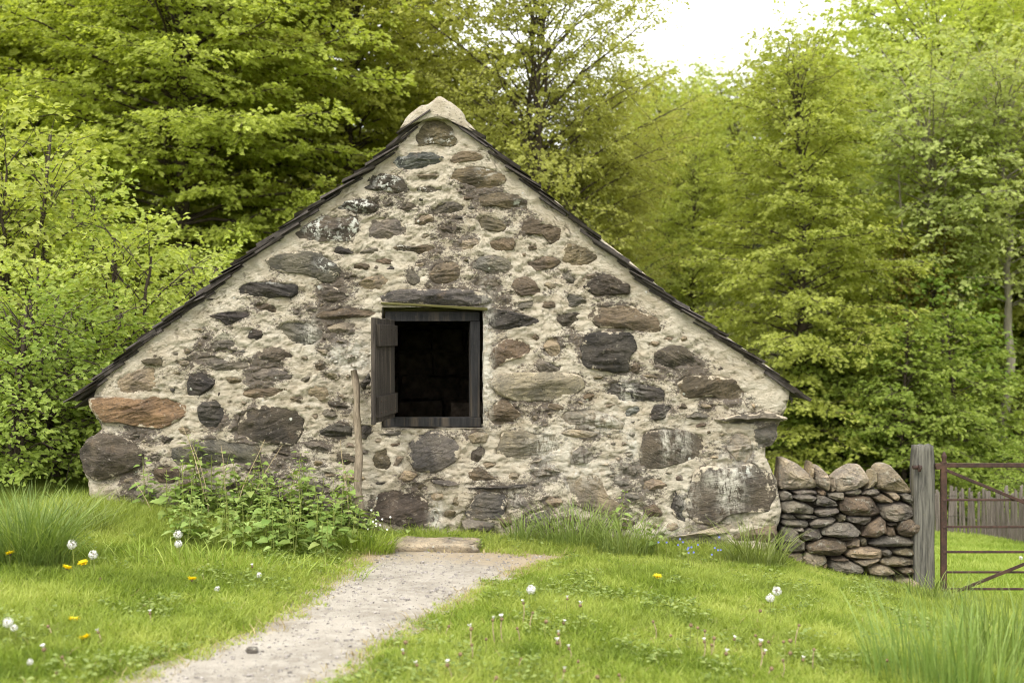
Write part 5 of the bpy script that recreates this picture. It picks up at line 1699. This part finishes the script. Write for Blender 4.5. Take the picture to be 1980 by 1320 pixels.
kinds = [nettle_meshes(60 + k, h_) for k, h_ in enumerate((0.34, 0.46, 0.54, 0.42, 0.26))]
rs = np.random.RandomState(55)
protos = {}
count = 0
while count < 165:
    px = rs.uniform(285, 735)
    yv = -0.10 - 1.15 * rs.rand() ** 1.3
    x = (px - 990) / 240.0
    dens = 0.35 + 0.65 * smooth(300, 420, px) - (0.7 if px > 680 and yv < -.4 else 0) - 0.5 * (px < 420) * (yv < -.6)
    if rs.rand() > dens: continue
    loc = (x, yv, float(zg(x, yv)) - 0.01)
    k = rs.randint(5) if yv > -0.5 else rs.choice([0, 3, 4, 4])
    rz, s_ = rs.uniform(0, 6.28), rs.uniform(.75, 1.15)
    if 320 < px < 700 and yv > -.35: s_ *= 1.12
    if k not in protos:
        o = empty('nettle', loc, 'green nettle with toothed leaves in the bed along the left wall foot', 'plant', 'nettles along the left foot of the wall')
        link('stem', kinds[k][0], o); link('leaves', kinds[k][1], o)
        o.rotation_euler = (rs.uniform(-.1, .1), rs.uniform(-.1, .1), rz); o.scale = (s_,) * 3
        protos[k] = o
    else:
        o = copy_tree(protos[k], loc, rz, s_)
        o.rotation_euler = (rs.uniform(-.1, .1), rs.uniform(-.1, .1), rz)
    count += 1
# dry bramble stalks standing in the nettles
for i, (p0, p1) in enumerate((((372,860),(402,950)),((345,820),(405,930)),((505,850),(470,925)),((545,860),(480,955)),((590,900),(545,960)),((665,850),(668,980)),((560,900),(600,985)),((255,930),(310,985)),((420,860),(450,960)))):
    a, b = P(*p0, -0.25), P(p1[0], p1[1] + 40, -0.35)
    pp = np.linspace(0, 1, 6)[:, None]
    pts = a * (1 - pp) + b * pp
    pts[:, 0] += 0.03 * np.sin(pp[:, 0] * 3 + i)
    V, Q = tubes([(pts - b, np.linspace(.0022, .004, 6))], 5)
    tag(link('dry_stalk', np_mesh('dry_stalk', V, [Q], M['straw']), None, b), 'thin dry stalk standing among the nettles', 'stalk', 'dry stalks among the nettles')

# leafy seedlings on the right foot of the wall
for px, py, k, s_, lab in ((1195, 1064, 1, 1.0, 'tall light green seedling with broad leaves at the wall foot, under the pinkish stone'),
                           (1245, 1070, 3, .8, 'smaller light green seedling right of the tall one'), (1270, 1078, 4, .9, 'low leafy seedling nearest the blue flowers'),
                           (725, 1050, 4, .9, 'low leafy weed beside the white flowers at the wall foot'), (790, 1046, 4, .7, 'low leafy weed behind the step stone')):
    g = G(px, py)
    copy_tree(protos[k], tuple(g), px * 1.0, s_, lab, 'seedlings at the wall foot')

# ------------------------------------------------------------------ flowers
def clock_meshes(seed, r):
    rg = np.random.RandomState(seed)
    N = 170
    u = rg.normal(size=(N, 3)); u /= np.linalg.norm(u, axis=1)[:, None]
    tang = np.cross(u, rg.normal(size=(N, 3)))
    return leaf_mesh('seed_head', u * r * rg.uniform(.72, .98, N)[:, None], tang, u, np.full(N, r * .42), np.full(N, r * .22), rg.rand(N), M['fluff'], 0.0)
CL = [clock_meshes(k, 0.031) for k in range(3)]
def core_mesh(r, mat, name):
    th = np.linspace(0, np.pi, 6); ph = np.linspace(0, 2 * np.pi, 9)[:-1]
    V = np.array([[r * math.sin(a) * math.cos(b), r * math.sin(a) * math.sin(b), r * math.cos(a)] for a in th for b in ph])
    i = np.arange(5)[:, None] * 8; j = np.arange(8)[None]; j2 = (j + 1) % 8
    return np_mesh(name, V, [np.stack([i + j, i + 8 + j, i + 8 + j2, i + j2], -1).reshape(-1, 4)], mat)
CORE = core_mesh(0.011, M['seedcore'], 'core')
def petals_mesh(seed, r=0.030):
    rg = np.random.RandomState(seed)
    N = 90
    a = rg.uniform(0, 6.28, N); rr_ = r * rg.uniform(.1, .5, N)
    c = np.stack([np.cos(a) * rr_ * .4, np.sin(a) * rr_ * .4, rg.uniform(0, .008, N)], -1)
    ax = np.stack([np.cos(a), np.sin(a), rg.uniform(0.05, .9, N)], -1)
    nrm = np.stack([-np.cos(a) * .5, -np.sin(a) * .5, np.ones(N)], -1)
    return leaf_mesh('petals', c, ax, nrm, r * rg.uniform(.7, 1.05, N), np.full(N, r * .3), rg.rand(N), M['yellow'], .1)
PET = petals_mesh(1)
SPENT = core_mesh(0.0085, M['spent'], 'flower_base')
rgp = np.random.RandomState(2)
_a = rgp.uniform(0, 6.28, 40)
TUFT = leaf_mesh('seed_tuft', np.zeros((40, 3)) + [0, 0, .006], np.stack([np.cos(_a) * .6, np.sin(_a) * .6, np.ones(40)], -1), np.stack([-np.cos(_a), -np.sin(_a), np.full(40, .4)], -1), np.full(40, .017), np.full(40, .006), rgp.rand(40), M['fluff'])
BUD = core_mesh(0.008, M['seedcore'], 'bud')

def flower(name, px, py, base_py, seed, head, label, cat='flower', group=None, s=1.0):
    """head seen at (px, py); the stem stands where the ground is seen at base_py"""
    rg = np.random.RandomState(seed)
    bx = px + rg.uniform(-6, 6)
    g = G(bx, base_py)
    hp = P(px, py, g[1])
    o = empty(name, g, label, cat, group)
    l = hp - g
    tt = np.linspace(0, 1, 6)[:, None]
    pts = l * tt + np.array([0.02 * rg.uniform(-1, 1), 0, 0]) * np.sin(tt * 3.14)
    V, Q = tubes([(pts, np.full(6, .0028))], 5)
    link('stem', np_mesh('stem', V, [Q], M['stem'] if head != 'spent' or rg.rand() < .5 else M['straw']), o)
    def add(nm, me):
        q = link(nm, me, o, l); q.scale = (s,) * 3; q.rotation_euler = (rg.uniform(-.3, .3), rg.uniform(-.3, .3), rg.uniform(0, 6))
        return q
    if head == 'clock':
        add('seed_head', CL[seed % 3]); add('core', CORE)
    elif head == 'yellow':
        add('petals', PET); add('flower_base', SPENT)
    else:
        add('flower_base', SPENT)
        if rg.rand() < .4 or head == 'tuft': add('seed_tuft', TUFT)
    return o
CLOCKS = [(139,1052,1112,1.0,'white dandelion clock beside the left tussock, above two yellow flowers'),(180,1072,1122,.95,'white dandelion clock right of the taller one by the tussock'),
          (344,1033,1080,1.0,'upper of two white dandelion clocks in front of the nettles'),(345,1051,1088,.9,'lower of two white dandelion clocks in front of the nettles'),
          (15,1203,1250,.85,'white dandelion clock at the left edge of the lawn'),(27,1213,1250,.6,'half blown dandelion clock next to the one at the left edge'),
          (58,1279,1300,.5,'small ragged dandelion clock in the lower left corner'),(501,1111,1130,.6,'small white dandelion clock in the grass left of the path bend'),
          (420,1138,1152,.6,'ragged dandelion clock below the nettles, left of the path'),(601,966,1010,.6,'small dandelion clock among the nettles near the pole'),
          (1027,1139,1190,.95,'white dandelion clock standing right beside the path'),(1502,1142,1190,1.0,'higher of two white dandelion clocks before the dry stone wall'),
          (1489,1155,1195,.9,'lower of two white dandelion clocks before the dry stone wall'),(1974,1078,1110,.7,'dandelion clock in the field seen through the gate')]
for i, (px, py, by, s_, lab) in enumerate(CLOCKS):
    flower('dandelion_clock', px, py, by, i, 'clock', lab, 'dandelion', None, s_)
YEL = [(20,1071,1100,'yellow dandelion at the left edge by the tussock'),(129,1099,1116,'yellow dandelion lowest beside the two left clocks'),(161,1090,1112,'yellow dandelion between the two left clocks'),
       (297,933,985,'tall yellow dandelion at the wall corner before the big boulder'),(371,1121,1138,'half closed yellow dandelion in the lawn below the nettles'),(143,1200,1212,'yellow dandelion in the lower left lawn, upper of two'),
       (164,1235,1248,'yellow dandelion in the lower left lawn, lower of two'),(1271,1116,1130,'single yellow dandelion in the right lawn')]
for i, (px, py, by, lab) in enumerate(YEL):
    flower('dandelion', px, py, by, 30 + i, 'yellow', lab, 'dandelion', None, 1.05)
SP = [(970,1196,1250),(1012,1165,1215),(1030,1184,1225),(1056,1201,1245),(953,1198,1250),(1080,1225,1262),(1122,1170,1195),(1097,1157,1190),(1090,1204,1225),(911,1215,1270),(868,1210,1235),(1000,1214,1250),
      (1078,1242,1275),(1100,1253,1280),(1008,1274,1300),(890,1264,1300),(912,1246,1290),(1002,1303,1318),(960,1310,1330),(1118,1278,1300),(1091,1296,1330),(1155,1308,1330),(1197,1304,1325),(1263,1201,1240),
      (1336,1208,1265),(1349,1213,1270),(1363,1219,1255),(1381,1233,1270),(1376,1246,1275),(1362,1240,1280),(1404,1263,1290),(1420,1235,1262),(1461,1228,1270),(1470,1245,1300),(1545,1208,1262),(1515,1240,1285),
      (1528,1238,1285),(1486,1240,1275),(1478,1262,1300),(1528,1262,1295),(1574,1255,1300),(1553,1275,1300),(1492,1292,1315),(1514,1276,1312),(1297,1228,1255),(1470,1180,1200),(93,1210,1240),(120,1270,1300),
      (85,1255,1290),(190,1222,1250),(110,1300,1325),(195,1119,1135),(488,1095,1115),(290,1185,1215),(784,1241,1300),(780,1262,1310),(806,1285,1325),(865,1285,1325),(940,1235,1275),(1715,1276,1310)]
for i, (px, py, by) in enumerate(SP):
    flower('spent_dandelion', px, py, by, 200 + i, 'spent', 'small brownish spent dandelion head on a thin stem in the lawn', 'dandelion', 'spent dandelion heads in the lawn', 1.0 if i % 3 else 1.3)

def flower_patch(name, px, py, n, rx, rz, mat, label, seed, size=.009, depth=0.12):
    rg = np.random.RandomState(seed)
    g = G(px, py + 45)
    c0 = P(px, py, g[1])
    c = np.stack([rg.normal(0, rx, n), rg.normal(0, depth, n), np.clip(rg.normal(0, rz, n), -0.12, .3)], -1) + (c0 - g)
    cs, ax, nm, ln, st = [], [], [], [], []
    for q in c:
        for k in range(5):
            a_ = k * 1.2566
            cs.append(q); ax.append((math.cos(a_), -.3, math.sin(a_))); nm.append((0, -1, .35)); ln.append(size)
        st.append((np.stack([np.array([q[0], q[1], max(-.02, q[2] - .16)]), q]), np.array([.0012, .0012])))
    o = empty(name, g, label, 'flowers')
    tag(link('petals', leaf_mesh('petals', np.array(cs), np.array(ax), np.array(nm), np.array(ln), np.array(ln) * .9, np.full(len(ln), .5), mat, 0), o), kind='stuff')
    V, Q = tubes(st, 4)
    tag(link('stems', np_mesh('stems', V, [Q], M['stem']), o), kind='stuff')
flower_patch('forget_me_nots', 1345, 1056, 16, 0.11, 0.03, M['blue'], 'patch of tiny blue forget me nots at the right foot of the wall', 1)
flower_patch('white_flowers', 732, 1008, 12, 0.045, 0.04, M['white'], 'little cluster of white flowers at the foot of the leaning pole', 2)

# loose bits on the path
rs = np.random.RandomState(66)
parts = []
x, y = scatter(7000, -3.2, 0.6, -4.4, -0.4)
sd = poly_sdf(x, y, path_poly)
for a, b in zip(x[sd < -0.03], y[sd < -0.03]):
    s_ = rs.gamma(1.2, .0028) + .0025
    v, f = box_np((a, b, float(zg(a, b)) + .010), (s_ * 1.5, s_ * 1.3, s_ * .9), jit=s_ * .3, rng=rs)
    parts.append((v, f))
v, f = join_np(parts)
tag(link('gravel', np_mesh('gravel', v, [f], mat_plain('gravel_bits', (0.26, 0.24, 0.22), .9, .6, 60), False)), kind='stuff')
